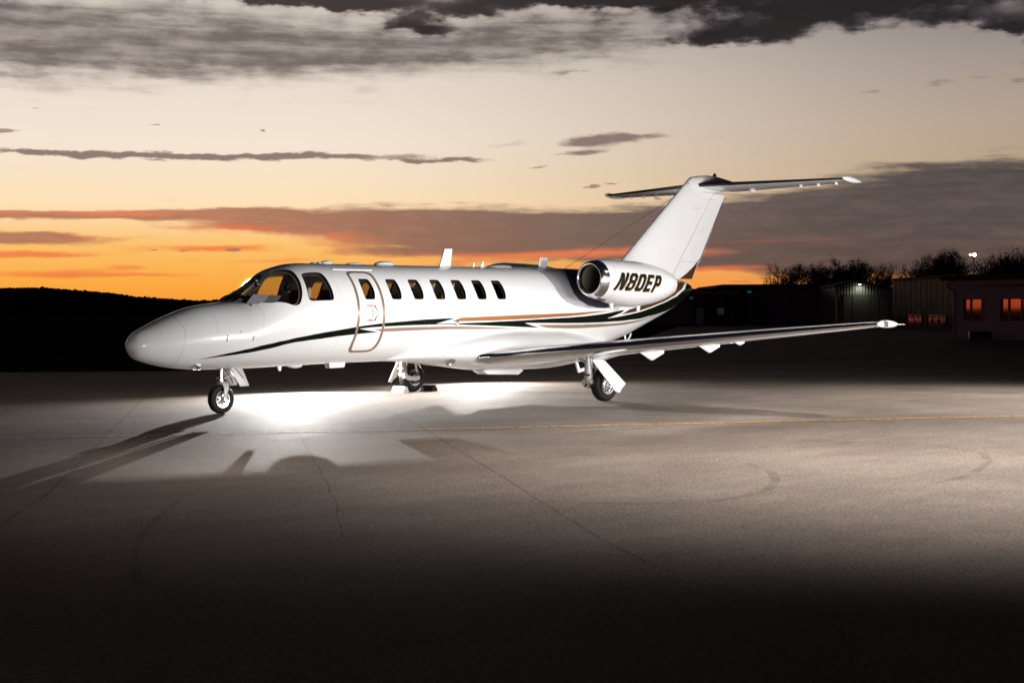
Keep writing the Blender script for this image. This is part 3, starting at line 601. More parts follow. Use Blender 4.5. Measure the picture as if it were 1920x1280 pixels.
# ---------------- cockpit and cabin interior
def seat(x, y, z, parent, w=.44, rest=True, m='dark_leather'):
    o = MB().box((x, y, z+.22), (.44, w, .14)).build('cabin_seat', m, parent, bevel=.04)
    b = MB().box((0, 0, 0), (.13, w, .58)).build('seat_back', m, o, bevel=.05); b.location = (x+.27, y, z+.54); b.rotation_euler = (0, R(12), 0)
    if rest: MB().box((x+.36, y, z+.92), (.09, w*.55, .18)).build('headrest', 'tan_leather', o, bevel=.03)
    return o
MB().box((6.0, 0, .98), (6.6, .96, .04)).build('cabin_floor', 'dark_trim', fus)
MB().box((3.50, .34, 1.48), (.05, .36, .95)).build('cabin_divider', 'dark_trim', fus); MB().box((3.50, -.42, 1.48), (.05, .22, .95)).build('cabin_divider', 'dark_trim', fus)
seat(2.78, .34, .92, fus, .42, False); seat(2.78, -.34, .98, fus, .42)
for (x, y) in [(4.75, -.40), (6.2, .40), (6.2, -.40), (7.2, .40), (7.2, -.40)]: seat(x, y, .92, fus, .44, x == 6.2)
ip = MB(); ip.loft([[Vector((1.93+.02*abs(math.cos(a)), .50*math.cos(a)*1.0, 1.46+.42*max(0, sin(a))**.6)) for a in [pi*i/16 for i in range(17)]], [Vector((2.38, .56*math.cos(a), 1.46+.40*max(0, sin(a))**.6)) for a in [pi*i/16 for i in range(17)]]]); ip.build('glareshield', 'dark_trim', fus, True)
MB().prism([(1.86, -.46, 1.72), (2.02, -.44, 1.875), (2.50, -.53, 1.855), (2.36, -.57, 1.72)], (0, .02, 0)).build('side_panel', 'panel_grey', fus)
hs = MB(); hs.lathe([(-.05, .001), (-.045, .05), (0, .065), (.045, .05), (.05, .001)], (3.08, .05, 1.99), (0, 1, 0), 20); hs.build('headset', 'headset_black', fus, True)
MB().box((3.13, .11, 1.98), (.09, .05, .14)).build('headset_pad', 'tan_leather', fus, bevel=.02)
MB().path([Vector((2.23, -.2, 2.13)), Vector((2.30, -.18, 2.08)), Vector((2.36, -.16, 2.11)), Vector((2.42, -.15, 2.16))], .022, 8).build('map_light', 'chrome', fus, True)
MB().lathe([(-.03, .001), (-.025, .035), (.02, .045), (.03, .001)], (2.27, -.2, 2.04), (1, 0, 0), 14).build('compass', 'headset_black', fus, True)
# centre post between the windshields and wipers
MB().path([fus_pt(1.78, 90, -.02), fus_pt(2.0, 90, -.01), fus_pt(2.25, 90, -.01), fus_pt(2.47, 90, -.01)], .016, 8).build('centre_post', 'dark_metal', fus, True)
for s in (-1, 1): MB().path([fus_pt(1.76, 90-s*12, .02), fus_pt(1.95, 90-s*13, .02), fus_pt(2.08, 90-s*10, .02)], .008, 6).build('windshield_wiper', 'dark_metal', fus)

# ---------------- belly fairing
BX = [4.95, 5.3, 5.7, 6.2, 6.7, 7.3, 8.0, 8.8, 9.5, 10.2, 10.7]
bb = pchip(BX, [.735, .722, .690, .635, .585, .515, .490, .492, .545, .70, .87]); ba = pchip(BX, [.22, .50, .72, .88, .98, 1.05, 1.07, 1.05, .95, .72, .5]); bt = pchip(BX, [.80, .90, 1.02, 1.15, 1.24, 1.30, 1.32, 1.30, 1.22, 1.08, .97])
rings = []
for k in range(61):
    x = BX[0]+(BX[-1]-BX[0])*k/60; zc = (bb(x)+bt(x))/2; h = (bt(x)-bb(x))/2; r = []
    for i in range(64):
        a = 2*pi*i/64; c, s = cos(a), sin(a); e = 2/2.3; r.append(Vector((x, -ba(x)*math.copysign(abs(c)**e, c), zc+h*math.copysign(abs(s)**e, s))))
    rings.append(r)
bf = MB().loft(rings).build('belly_fairing', 'white_paint', jet, True, angle=80)
MB().prism([(7.42, -.14, .50), (7.56, -.14, .425), (8.38, -.14, .395), (8.52, -.14, .47), (8.4, -.14, .52)], (0, .28, 0)).build('belly_antenna', 'white_paint', bf, bevel=.01)
fc = Vector((6.05, -.71, .70)); MB().lathe([(0, .10), (.012, .098), (.014, .06), (.006, .055), (.006, .001)], fc+Vector((0, -.0, -.0)), Vector((.02, -.62, -.75)), 24).build('fuel_cap', 'steel', bf, True)
MB().prism([(9.45, -.52, .62), (9.58, -.52, .60), (9.66, -.52, .40), (9.90, -.52, .44), (9.90, -.52, .50), (9.70, -.52, .47), (9.64, -.52, .60)], (0, .035, 0)).build('drain_mast', 'white_paint', bf)

# ---------------- wings
def airfoil(x, tau, cam_=.018):
    x = max(x, 0); yt = 5*tau*(.2969*sqrt(x)-.126*x-.3516*x*x+.2843*x**3-.1036*x**4); p = .4
    yc = cam_/p**2*(2*p*x-x*x) if x < p else cam_/(1-p)**2*((1-2*p)+2*p*x-x*x)
    return yc+yt, yc-yt
# station: |y|, leading edge x, leading edge z, chord, thickness, incidence
WST = [(.55, 6.42, .75, 2.52, .135, 3.0), (.95, 6.52, .775, 2.42, .135, 3.0), (1.15, 6.68, .79, 2.25, .135, 3.0), (1.5, 6.84, .818, 2.08, .135, 2.8), (2.5, 7.01, .90, 1.87, .13, 2.4), (4.0, 7.26, 1.025, 1.58, .13, 1.8), (6.0, 7.59, 1.195, 1.21, .125, 1.2), (7.7, 7.88, 1.338, .78, .12, .6), (7.9, 7.91, 1.355, .66, .12, .6), (8.02, 7.94, 1.365, .56, .115, .6)]
def wst(y):
    for a, b in zip(WST, WST[1:]):
        if y <= b[0]+1e-9:
            t = (y-a[0])/(b[0]-a[0]); return [a[i]+(b[i]-a[i])*t for i in range(6)]
    return list(WST[-1])
def wpt(s, y, X, Z, dz=0.0):
    _, xl, zl, c, tau, inc = wst(y); a = R(inc); return Vector((xl+c*(X*cos(a)+Z*sin(a)), s*y, zl+c*(Z*cos(a)-X*sin(a))+dz))
def wring(s, y, a, b, n=14, dz=0.0):
    tau = wst(y)[4]; xs = [a+(b-a)*(.5-.5*cos(pi*i/n)) if a == 0 else a+(b-a)*i/n for i in range(n+1)]
    up = [wpt(s, y, x, airfoil(x, tau)[0], dz) for x in xs][::-1]; lo = [wpt(s, y, x, airfoil(x, tau)[1], dz) for x in xs]
    return up+(lo[1:] if a == 0 else lo)
def span(y0, y1, n): return [y0+(y1-y0)*i/n for i in range(n+1)]
YW = [.55, .75, .95, 1.02, 1.08, 1.15, 1.3, 1.5]+span(1.75, 8.02, 26)
def make_wing(s):
    w = MB().loft([wring(s, y, .085, .73, 18) for y in YW]).build('wing', 'white_paint', jet, True, angle=60)
    MB().loft([wring(s, y, 0, .0845, 12) for y in YW[2:]]).build('leading_edge', 'chrome', w, True, angle=60)
    MB().loft([wring(s, y, .735, 1.0, 10, -.012) for y in span(1.1, 4.95, 10)]).build('flap', 'white_paint', w, True, angle=60)
    MB().loft([wring(s, y, .735, 1.0, 10, -.003) for y in span(4.98, 7.7, 8)]).build('aileron', 'white_paint', w, True, angle=60)
    MB().loft([wring(s, y, .731, 1.0, 6) for y in (7.73, 8.02)]).build('tip_edge', 'white_paint', w, True, angle=60)
    for y, L, dp in ((1.75, .62, .16), (3.1, .74, .16), (4.35, .64, .13), (4.98, .30, .05)):
        a = wpt(s, y, .70, airfoil(.70, .13)[1]); b = wpt(s, y, 1.0, 0)
        xm = (a.x+b.x)/2+.05; zt = (a.z+b.z)/2; fr = []
        for t in [i/10 for i in range(11)]:
            x = xm-L/2+L*t; h = dp*(1-abs(2*t-1.05))*1.0; h = max(h, .004); ww = .06*(1-abs(2*t-1))+.003
            top = zt+.035-(x-xm)*.05
            fr.append([Vector((x, s*y+ww*cos(q), top-.02-h*.5+(h*.5+.03)*sin(q))) for q in [2*pi*i/12 for i in range(12)]])
        MB().loft(fr).build('flap_fairing', 'white_paint', w, True, angle=50)
    # wing tip body with its lens
    tb = MB(); rr = []
    for t in [i/16 for i in range(17)]:
        x = 7.92+.62*t; h = .056*sin(pi*t**.62)**.8+.002; wd = .07*sin(pi*t**.62)+.002; c = Vector((x, s*(8.03+.04*sin(pi*t)), 1.372-.012*t))
        rr.append([c+Vector((0, s*wd*cos(q), h*sin(q))) for q in [2*pi*i/16 for i in range(16)]])
    tb.loft(rr); tip = tb.build('wing_tip', 'white_paint', w, True, angle=70)
    n = Vector((-.55, s*.8, 0)).normalized(); c = Vector((8.03, s*8.112, 1.372)); l = MB()
    l.lathe([(0, .036), (.010, .034), (.02, .022), (.024, .001)], c, n, 20); l.build('light_lens', 'clear_glass', tip, True)
    MB().lathe([(-.02, .046), (.004, .046), (.006, .034)], c, n, 20).build('light_bezel', 'dark_metal', tip, True)
    MB().lathe([(0, .018), (.010, .018), (.018, .001)], c+n*.003+Vector((-.008, 0, 0)), n, 10).build('position_light', 'red_lens' if s < 0 else 'box_green', tip, True)
    MB().tube((8.50, s*8.05, 1.360), (8.66, s*8.08, 1.356), .006, .003, 6).build('static_wick', 'white_paint', tip)
    return w
for s in (-1, 1): make_wing(s)

# ---------------- nacelles
NX = [9.1, 9.42, 9.81, 10.29, 10.9, 11.5]; ncz = pchip(NX, [2.184, 2.168, 2.126, 2.095, 2.095, 2.10])
NP = [(9.10, .288), (9.104, .302), (9.12, .316), (9.16, .334), (9.22, .350), (9.29, .363), (9.42, .381), (9.65, .408), (9.9, .428), (10.15, .439), (10.35, .438), (10.6, .420), (10.9, .380), (11.2, .315), (11.42, .245), (11.50, .215)]
nr = pchip([p[0] for p in NP], [p[1] for p in NP])
def nac_pt(s, x, q, off=0): r = nr(x)+off; return Vector((x, s*1.27+s*r*cos(q), ncz(x)+r*sin(q)))
def make_nacelle(s):
    xs = [9.285+(11.50-9.285)*i/40 for i in range(41)]
    n = MB().loft([[nac_pt(s, x, 2*pi*i/64) for i in range(64)] for x in xs], cap=False).build('engine_nacelle', 'white_paint', jet, True, angle=80)
    lp = [(9.2845, .3615), (9.22, .350), (9.16, .334), (9.12, .316), (9.104, .302), (9.10, .288), (9.104, .277), (9.12, .268), (9.15, .262), (9.20, .258)]
    MB().loft([[Vector((x, s*1.27+s*r*cos(2*pi*i/64), ncz(max(x, 9.1))+r*sin(2*pi*i/64))) for i in range(64)] for x, r in lp], cap=False).build('inlet_lip', 'chrome', n, True, angle=80)
    dp = [(9.20, .258), (9.35, .262), (9.6, .275), (9.85, .28)]
    MB().loft([[Vector((x, s*1.27+s*r*cos(2*pi*i/48), 2.181+r*sin(2*pi*i/48)-.06*(x-9.2))) for i in range(48)] for x, r in dp], cap=False).build('inlet_duct', 'duct_tan', n, True, angle=80)
    fd = MB(); fd.lathe([(0, .28), (.01, .28), (.012, .001)], (9.83, s*1.27, 2.145), (1, 0, 0), 40); fan = fd.build('fan_disc', 'black_paint', n)
    MB().lathe([(-.16, .001), (-.13, .03), (-.05, .075), (0, .10)], (9.82, s*1.27, 2.145), (1, 0, 0), 24).build('fan_spinner', 'dark_metal', fan, True)
    for k in range(18):
        a = 2*pi*k/18; c, s2 = cos(a), sin(a); v = []
        for r, tw, ch in ((.08, .9, .045), (.17, .6, .055), (.27, .35, .06)):
            t = Vector((0, -s2, c)); x_ = Vector((1, 0, 0)); d = (x_*cos(tw)+t*sin(tw)); p = Vector((9.80, s*1.27, 2.145))+Vector((0, c, s2))*r; v += [p-d*ch, p+d*ch]
        mesh_obj('fan_blade', v, [(0, 1, 3, 2), (2, 3, 5, 4)], 'dark_metal', fan)
    MB().lathe([(11.42, .208), (11.52, .205), (11.52, .198), (11.3, .18), (11.2, .001)], (0, s*1.27, 2.10), (1, 0, 0), 40).build('exhaust_nozzle', 'steel', n, True, angle=50)
    # pylon
    pr = []
    for y, x0, x1, h in ((.45, 9.75, 12.0, .10), (.80, 9.8, 11.8, .10), (.98, 9.85, 11.5, .09)):
        pr.append([Vector((x0+(x1-x0)*(.5-.5*cos(t)), s*y, 2.13+h*sin(t)*(1 if t < pi else 1)*.6*(1 if sin(t) > 0 else 1))) for t in [2*pi*i/24 for i in range(24)]])
    MB().loft(pr).build('pylon', 'white_paint', n, True, angle=70)
    # small scoop below the lip and drain masts
    MB().prism([(9.22, s*1.36, 1.86), (9.45, s*1.38, 1.81), (9.45, s*1.38, 1.765), (9.26, s*1.36, 1.825)], (0, -s*.12, 0)).build('cooling_scoop', 'dark_metal', n, bevel=.008)
    for x in (9.70, 10.50): MB().prism([(x, s*1.24, nac_pt(s, x, -pi/2).z+.03), (x+.13, s*1.24, nac_pt(s, x+.13, -pi/2).z+.03), (x+.08, s*1.24, nac_pt(s, x, -pi/2).z-.11), (x+.03, s*1.24, nac_pt(s, x, -pi/2).z-.11)], (0, s*.03, 0)).build('drain_mast', 'white_paint', n)
    rv = MB()
    for x, q0, q1, m in ((9.46, -70, 60, 16), (10.95, -60, 60, 9)):
        for k in range(m):
            q = R(q0+(q1-q0)*k/(m-1)); p = nac_pt(s, x, q); d = Vector((0, s*cos(q), sin(q))); rv.lathe([(0, .0085), (.0022, .0085), (.0022, .0005)], p, d, 6)
    rv.build('fastener', 'latch_grey', n)['kind'] = 'stuff'
    return n
for s in (-1, 1): NAC = make_nacelle(s) if s > 0 else make_nacelle(s)
nac_left = [o for o in jet.children if o.name.startswith('engine_nacelle')][0]
# registration on the nacelles: slanted block characters with a copper shadow
LET = {
 'N': (1.0, [[(0, 0), (.30, 0), (.30, .52), (.66, 0), (1.0, 0), (1.0, 1), (.70, 1), (.70, .50), (.36, 1), (0, 1)]]),
 '8': (1.0, [[(.18, 0), (.82, 0), (1, .14), (1, .42), (.90, .51), (1, .60), (1, .86), (.82, 1), (.18, 1), (0, .86), (0, .60), (.10, .51), (0, .42), (0, .14)], [(.32, .16), (.68, .16), (.68, .42), (.32, .42)], [(.32, .60), (.68, .60), (.68, .84), (.32, .84)]]),
 '0': (1.0, [[(.18, 0), (.82, 0), (1, .14), (1, .86), (.82, 1), (.18, 1), (0, .86), (0, .14)], [(.32, .18), (.68, .18), (.68, .82), (.32, .82)]]),
 'E': (.92, [[(0, 0), (1, 0), (1, .18), (.34, .18), (.34, .42), (.86, .42), (.86, .60), (.34, .60), (.34, .82), (1, .82), (1, 1), (0, 1)]]),
 'P': (.98, [[(0, 0), (.34, 0), (.34, .36), (.84, .36), (1, .48), (1, .88), (.84, 1), (0, 1)], [(.34, .54), (.66, .54), (.66, .82), (.34, .82)]]),
}
def nac_print(s, parent):
    x0, x1, H = 9.395, 10.86, .315; cw = (x1-x0-.20)/5
    for ddx, ddz, off, m in ((.015, -.018, .003, 'copper_paint'), (0, 0, .006, 'letter_green')):
        for i, ch in enumerate('N80EP'):
            wd, polys = LET[ch]; ox = x0+i*cw
            PP = [[(ox+p[0]*wd*cw*.84+p[1]*.20+ddx, 1.982-.04*(ox-x0)+p[1]*H+ddz) for p in P] for P in polys]
            def fn(x, z, o): q = math.asin(max(-1, min(1, (z-ncz(x))/(nr(x))))); return nac_pt(s, x, q, o)
            print_poly('registration_letter', PP, m, parent, off, fn, .03)
nac_print(-1, nac_left)

# ---------------- fin, rudder, tailplane
FZ = [2.12, 2.24, 2.6, 3.2, 3.8, 4.2, 4.30]
def fin_le(z): return 11.10+(z-2.24)*1.27
def fin_te(z): return 13.93+(z-2.24)*.648
def fin_ring(z, a, b, tau=None, n=14):
    x0, x1 = fin_le(z), fin_te(z); c = x1-x0; t = .105; xs = [a+(b-a)*(.5-.5*cos(pi*i/n)) if a == 0 else a+(b-a)*i/n for i in range(n+1)]
    L = [Vector((x0+c*x, -c*airfoil(x, t, 0)[0], z)) for x in xs][::-1]; Rr = [Vector((x0+c*x, c*airfoil(x, t, 0)[0], z)) for x in xs]
    return L+(Rr[1:] if a == 0 else Rr)
fin = MB().loft([fin_ring(z, 0, .70) for z in [2.20, 2.4, 2.7, 3.1, 3.5, 3.9, 4.2, 4.33]]).build('tail_fin', 'white_paint', jet, True, angle=70)
# rudder : white above, brown wedge below
def rud_ring(z, a=.705): return fin_ring(z, a, 1.0, n=8)
rud = MB().loft([rud_ring(z) for z in (2.62, 2.9, 3.3, 3.8, 4.10)]).build('rudder', 'white_paint', fin, True, angle=60)
rl = fin_ring(2.245, .705, 1.0, n=8); MB().loft([rl, rud_ring(2.43), rud_ring(2.615)]).build('rudder_foot', 'white_paint', rud, True, angle=60)
# brown wedge print on both faces of the lower rudder
for s in (-1, 1):
    def fnr(x, z, off, s=s):
        x0, x1 = fin_le(z), fin_te(z); c = x1-x0; f_ = min(max((x-x0)/c, .0), .999); return Vector((x, s*(c*airfoil(f_, .105, 0)[0]+off), z))
    print_poly('brown_wedge', [[(13.42, 2.25), (13.72, 2.38), (13.98, 2.53), (14.195, 2.70), (14.06, 2.46), (13.93, 2.25)]], 'brown_paint', rud, .0025, fnr, .08)
    for L in ([(14.72, 3.98), (14.45, 3.985), (14.40, 3.90)], [(14.20, 3.30), (14.24, 3.24), (14.28, 3.34)], [(14.0, 2.95), (14.06, 2.90)], [(13.83, 3.76), (14.15, 3.77)]):
        P = [Vector(p) for p in L]; up = [(p.x, p.y+.006) for p in P]; dn = [(p.x, p.y-.006) for p in P][::-1]
        print_poly('panel_mark', [up+dn], 'seam_grey', fin, .003, fnr, .08)
    print_poly('tab_seam', [[(14.22, 2.62), (14.70, 3.40), (14.71, 3.40), (14.23, 2.62)]], 'seam_grey', rud, .003, fnr, .08)
    print_poly('tab_seam', [[(14.03, 2.61), (14.23, 2.615), (14.23, 2.625), (14.03, 2.62)]], 'seam_grey', rud, .003, fnr, .08)
# cap fairing joining fin and tailplane
cr = []
for t, top, bot_, w_ in ((0, 4.26, 4.20, .02), (.03, 4.36, 4.10, .06), (.10, 4.43, 4.06, .10), (.25, 4.47, 4.06, .135), (.45, 4.50, 4.08, .14), (.65, 4.49, 4.12, .13), (.82, 4.455, 4.18, .10), (.95, 4.43, 4.26, .05), (1.0, 4.42, 4.30, .02)):
    x = 13.74+1.66*t; zc = (top+bot_)/2; cr.append([Vector((x, w_*cos(q)*(abs(cos(q))**-.12 if abs(cos(q)) > 1e-3 else 1), zc+(top-bot_)/2*sin(q))) for q in [2*pi*i/24 for i in range(24)]])
cap = MB().loft(cr).build('fin_cap', 'white_paint', fin, True, angle=70)
b = MB(); b.lathe([(0, .04), (.02, .042), (.05, .034), (.068, .018), (.073, .001)], (14.76, 0, 4.49), (0, 0, 1), 18); b.build('beacon_light', 'red_lens', cap, True)
def st(y): t = y/3.15; return (13.98+.90*t, 4.27, 1.32-.74*t, .095)
def st_ring(s, y, a, b_, n=12, off=0.0):
    xl, zl, c, tau = st(y); ia = R(-4.2); xs = [a+(b_-a)*(.5-.5*cos(pi*i/n)) if a == 0 else a+(b_-a)*i/n for i in range(n+1)]
    def P(x, z): x*=c; z*=c; return Vector((xl+x*cos(ia)-z*sin(ia), s*y, zl+z*cos(ia)+x*sin(ia)))
    up = [P(x, airfoil(x, tau+off, 0)[0]) for x in xs][::-1]; lo = [P(x, airfoil(x, tau+off, 0)[1]) for x in xs]
    return up+(lo[1:] if a == 0 else lo)
for s in (-1, 1):
    sp = span(.0, 3.15, 8)
    tpn = MB().loft([st_ring(s, y, .06, .68) for y in sp]).build('tailplane', 'white_paint', fin, True, angle=60)
    MB().loft([st_ring(s, y, 0, .0595, 10, .004) for y in span(.12, 3.15, 8)]).build('deice_boot', 'deice_black', fin, True, angle=60)
    elv = MB().loft([st_ring(s, y, .69, 1.0, 8) for y in span(.16, 3.12, 8)]).build('elevator', 'white_paint', fin, True, angle=60)
    rr = []
    for t in [i/14 for i in range(15)]:
        x = 14.80+.76*t; h = .05*sin(pi*t**.7)**.8+.002; rr.append([Vector((x, s*(3.17+.02*sin(pi*t))+s*h*.8*cos(q), 4.275-.055*t+h*1.1*sin(q))) for q in [2*pi*i/12 for i in range(12)]])
    MB().loft(rr).build('tailplane_tip', 'white_paint', fin, True)
    for y in (1.95, 2.35, 2.75):
        xl, zl, c, _ = st(y); MB().box((xl+c*.72, s*y, zl-c*.09-.01), (.10, .02, .035)).build('hinge_bracket', 'white_paint', fin, bevel=.006)
    xl, zl, c, _ = st(.75); MB().box((xl+c*.80, s*.75, zl-c*.09-.012), (.16, .05, .045)).build('hinge_bracket', 'white_paint', fin, bevel=.012)
for z in (3.95, 3.55): MB().tube((fin_te(z), 0, z), (fin_te(z)+.09, 0, z-.005), .004, .002, 5).build('static_wick', 'latch_grey', fin)
# tail cone details
MB().path([Vector((11.69, 0, 1.09)), Vector((11.70, 0, 1.0)), Vector((11.76, 0, .985)), Vector((11.83, 0, 1.03)), Vector((11.88, 0, 1.12))], .014, 8).build('tail_tie_down', 'white_paint', fus, True)
MB().lathe([(-.05, .05), (.02, .045), (.04, .02), (.045, .001)], (13.80, 0, 2.10), (1, 0, .2), 14).build('tail_light', 'black_paint', fus, True)

# ---------------- antennas and probes on the fuselage
def blade(x0, x1, xt0, xt1, zb, zt_, w_=.018):
    return MB().loft([[Vector((x0, 0, zb)), Vector(((x0+x1)/2, -w_, zb)), Vector((x1, 0, zb)), Vector(((x0+x1)/2, w_, zb))], [Vector((xt0, 0, zt_)), Vector(((xt0+xt1)/2, -w_*.5, zt_)), Vector((xt1, 0, zt_)), Vector(((xt0+xt1)/2, w_*.5, zt_))]])
def bladeb(*a, **k): return blade(*a, **k).build('blade_antenna', 'white_paint', fus)
MB().prism([(6.46, -.018, 2.37), (6.595, -.014, 2.715), (6.79, -.014, 2.722), (6.73, -.018, 2.37)], (0, .032, 0)).build('blade_antenna', 'white_paint', fus, bevel=.006)
MB().prism([(9.10, -.018, 2.39), (9.165, -.014, 2.615), (9.35, -.014, 2.615), (9.30, -.018, 2.39)], (0, .032, 0)).build('blade_antenna', 'white_paint', fus, bevel=.006)
MB().prism([(7.29, -.01, 2.39), (7.325, -.006, 2.475), (7.355, -.006, 2.475), (7.36, -.01, 2.39)], (0, .02, 0)).build('blade_antenna', 'white_paint', fus)
MB().prism([(7.50, -.01, 2.39), (7.555, -.006, 2.50), (7.60, -.006, 2.50), (7.60, -.01, 2.39)], (0, .02, 0)).build('blade_antenna', 'white_paint', fus)
MB().prism([(2.81, -.01, .73), (2.845, -.008, .635), (2.885, -.008, .635), (2.90, -.01, .73)], (0, .02, 0)).build('blade_antenna', 'white_paint', fus)
MB().prism([(3.84, -.07, .75), (3.875, -.06, .648), (4.19, -.06, .655), (4.21, -.07, .75)], (0, .13, 0)).build('belly_antenna', 'white_paint', fus, bevel=.01)
def dome(x, L, w_, h, z, m='white_paint', name='antenna_dome', sgn=1):
    rr = []
    for i in range(7):
        a = pi/2*i/6; rr.append([Vector((x+L/2*cos(a)*cos(q), w_/2*cos(a)*sin(q), z+sgn*h*sin(a))) for q in [2*pi*k/20 for k in range(20)]])
    return MB().loft(rr).build(name, m, fus, True, angle=80)
dome(3.58, .13, .10, .022, 2.395); dome(3.70, .10, .09, .03, 2.396); dome(3.86, .26, .16, .055, 2.396); dome(4.48, .38, .14, .028, 2.398); dome(5.15, .44, .24, .068, 2.398); dome(8.02, .66, .30, .06, 2.40, 'silver_paint'); dome(3.18, .30, .16, .045, .715, sgn=-1)
# pitot probe and vane low on the left side of the nose
p = fus_pt(1.05, -56, 0)
MB().prism([p+Vector((-.02, .02, .03)), p+Vector((.09, .02, .02)), p+Vector((.04, -.03, -.085)), p+Vector((.0, -.03, -.085))], (0, -.018, 0)).build('pitot_mast', 'chrome', fus)
MB().tube(p+Vector((-.10, -.038, -.078)), p+Vector((.05, -.038, -.078)), .005, .009, 10).build('pitot_tube', 'chrome', fus, True)
MB().tube(p+Vector((.03, .02, .05)), p+Vector((.03, -.04, .045)), .024, .018, 12).build('angle_vane', 'chrome', fus, True)
# long wire aerial from the spine to the fin
MB().tube((9.82, 0, 2.40), (13.42, 0, 4.02), .0045, .0045, 5).build('wire_aerial', 'wire_dark', fus)

# ---------------- landing gear
def wheel(c, r, w_, parent, hub='steel', holes=10, side=-1):
    rr = r*.56; prof = [(-.5*w_*.72, rr), (-.5*w_*.95, rr*1.12), (-.5*w_, r*.80), (-.5*w_*.90, r*.93), (-.5*w_*.62, r*.99), (0, r), (.5*w_*.62, r*.99), (.5*w_*.90, r*.93), (.5*w_, r*.80), (.5*w_*.95, rr*1.12), (.5*w_*.72, rr)]
    t = MB().lathe(prof, c, (0, 1, 0), 56).build('tyre', 'tyre_rubber', parent, True, angle=60)
    g = MB()
    for o_ in (-.16, .16): g.lathe([(o_*w_-.004, r*.998), (o_*w_-.002, r*.999+.0015), (o_*w_+.002, r*.999+.0015), (o_*w_+.004, r*.998)], c, (0, 1, 0), 56)
    g.build('tread_rib', 'black_rubber', t, True)
    h = MB()
    for sd in (-1, 1):
        h.lathe([(sd*.36*w_, rr*1.0), (sd*.47*w_, rr*1.03), (sd*.46*w_, rr*.92), (sd*.30*w_, rr*.86), (sd*.24*w_, rr*.5), (sd*.30*w_, rr*.30), (sd*.42*w_, rr*.26), (sd*.43*w_, .001)], c, (0, 1, 0), 48)
    hb = h.build('wheel_rim', hub, t, True, angle=35)
    hl = MB()
    for sd in (-1, 1):
        for k in range(holes):
            a = 2*pi*k/holes; p = Vector(c)+Vector((cos(a)*rr*.68, sd*.275*w_, sin(a)*rr*.68)); hl.lathe([(0, rr*.13), (sd*.012, rr*.13), (sd*.012, .0005)], p-Vector((0, 0, 0)), (0, 1, 0), 10)
    hl.build('rim_hole', 'black_paint', t)
    return t
def main_gear(s):
    y = s*2.40; yw = s*2.47; yi = s*2.33; lx = 7.76
    leg = MB().lathe([(0, .046), (.16, .046), (.165, .056), (.185, .056), (.19, .046), (.26, .050), (.34, .064), (.50, .074), (.60, .070), (.64, .045), (.645, .001)], (lx, y, .96), (.02, 0, -1), 22).build('main_gear_leg', 'gear_grey', jet, True, angle=40)
    k = MB(); k.tube((lx, y-.085, .35), (lx, y+.085, .35), .050, .050, 16); k.tube((lx, y-.10, .35), (lx, y+.10, .35), .024, .024, 10); k.build('pivot_joint', 'steel', leg, True)
    MB().tube((lx-.05, y-.08, .47), (lx-.05, y+.08, .47), .020, .020, 10).build('pivot_pin', 'dark_metal', leg)
    MB().loft([[Vector((x, yi+a*.035, z+b_*.045)) for a, b_ in ((-1, -1), (1, -1), (1, 1), (-1, 1))] for x, z in ((lx-.04, .335), (lx+.1, .275), (8.0, .27), (8.12, .285))]).build('trailing_arm', 'gear_paint', leg, bevel=.012)
    d = MB(); d.tube((8.06, yi, .36), (8.02, yi, .60), .026, .026, 14); d.tube((8.02, yi, .58), (7.98, yi, .86), .042, .042, 14); d.build('shock_absorber', 'steel', leg, True)
    MB().tube((8.07, yi, .33), (8.07, yi, .40), .045, .045, 14).build('shock_joint', 'dark_metal', leg)
    MB().tube((8.08, yi-s*.02, .29), (8.08, yw+s*.06, .29), .032, .032, 14).build('axle', 'steel', leg, True)
    MB().lathe([(0, .12), (.05, .12), (.055, .06)], (8.08, yi+s*.02, .285), (0, s, 0), 20).build('brake', 'dark_metal', leg)
    wheel((8.08, yw+s*.03, .283), .283, .19, leg)
    MB().path([Vector((lx+.05, y+s*.05, .80)), Vector((lx+.09, y+s*.06, .62)), Vector((lx+.08, y+s*.07, .48)), Vector((lx+.15, y+s*.05, .38)), Vector((7.98, yi+s*.04, .35))], .009, 6).build('brake_hose', 'black_rubber', leg, True)
    MB().path([Vector((lx+.04, y, .64)), Vector((lx+.08, s*2.0, .80))], .020, 10).build('side_brace', 'steel', leg, True)
    MB().tube((lx, y-s*.02, .32), (lx-.02, y-s*.06, .26), .034, .024, 10).build('lower_fitting', 'dark_metal', leg)
    A = Vector((7.76, s*2.50, .735)); B = Vector((8.10, s*2.50, .715)); C_ = Vector((8.13, s*2.95, .32)); D_ = Vector((8.00, s*2.97, .235)); E_ = Vector((7.95, s*2.97, .175)); G_ = Vector((7.86, s*2.95, .20))
    MB().prism([A, B, C_, D_, E_, G_], Vector((0, -s*.018, -.012))).build('gear_door', 'white_paint', leg, bevel=.004)
    MB().prism([Vector((7.74, s*2.49, .755)), Vector((7.72, s*2.75, .80)), Vector((7.76, s*3.22, .858)), Vector((7.92, s*2.95, .80)), Vector((8.10, s*2.51, .725))], Vector((0, 0, .035))).build('well_lip', 'white_paint', leg, bevel=.003)
    MB().prism([Vector((7.55, s*2.0, .81)), Vector((8.25, s*2.0, .78)), Vector((8.25, s*2.45, .815)), Vector((7.55, s*2.45, .845))], Vector((0, 0, .06))).build('gear_well', 'black_paint', leg)
    return leg
for s in (-1, 1): main_gear(s)
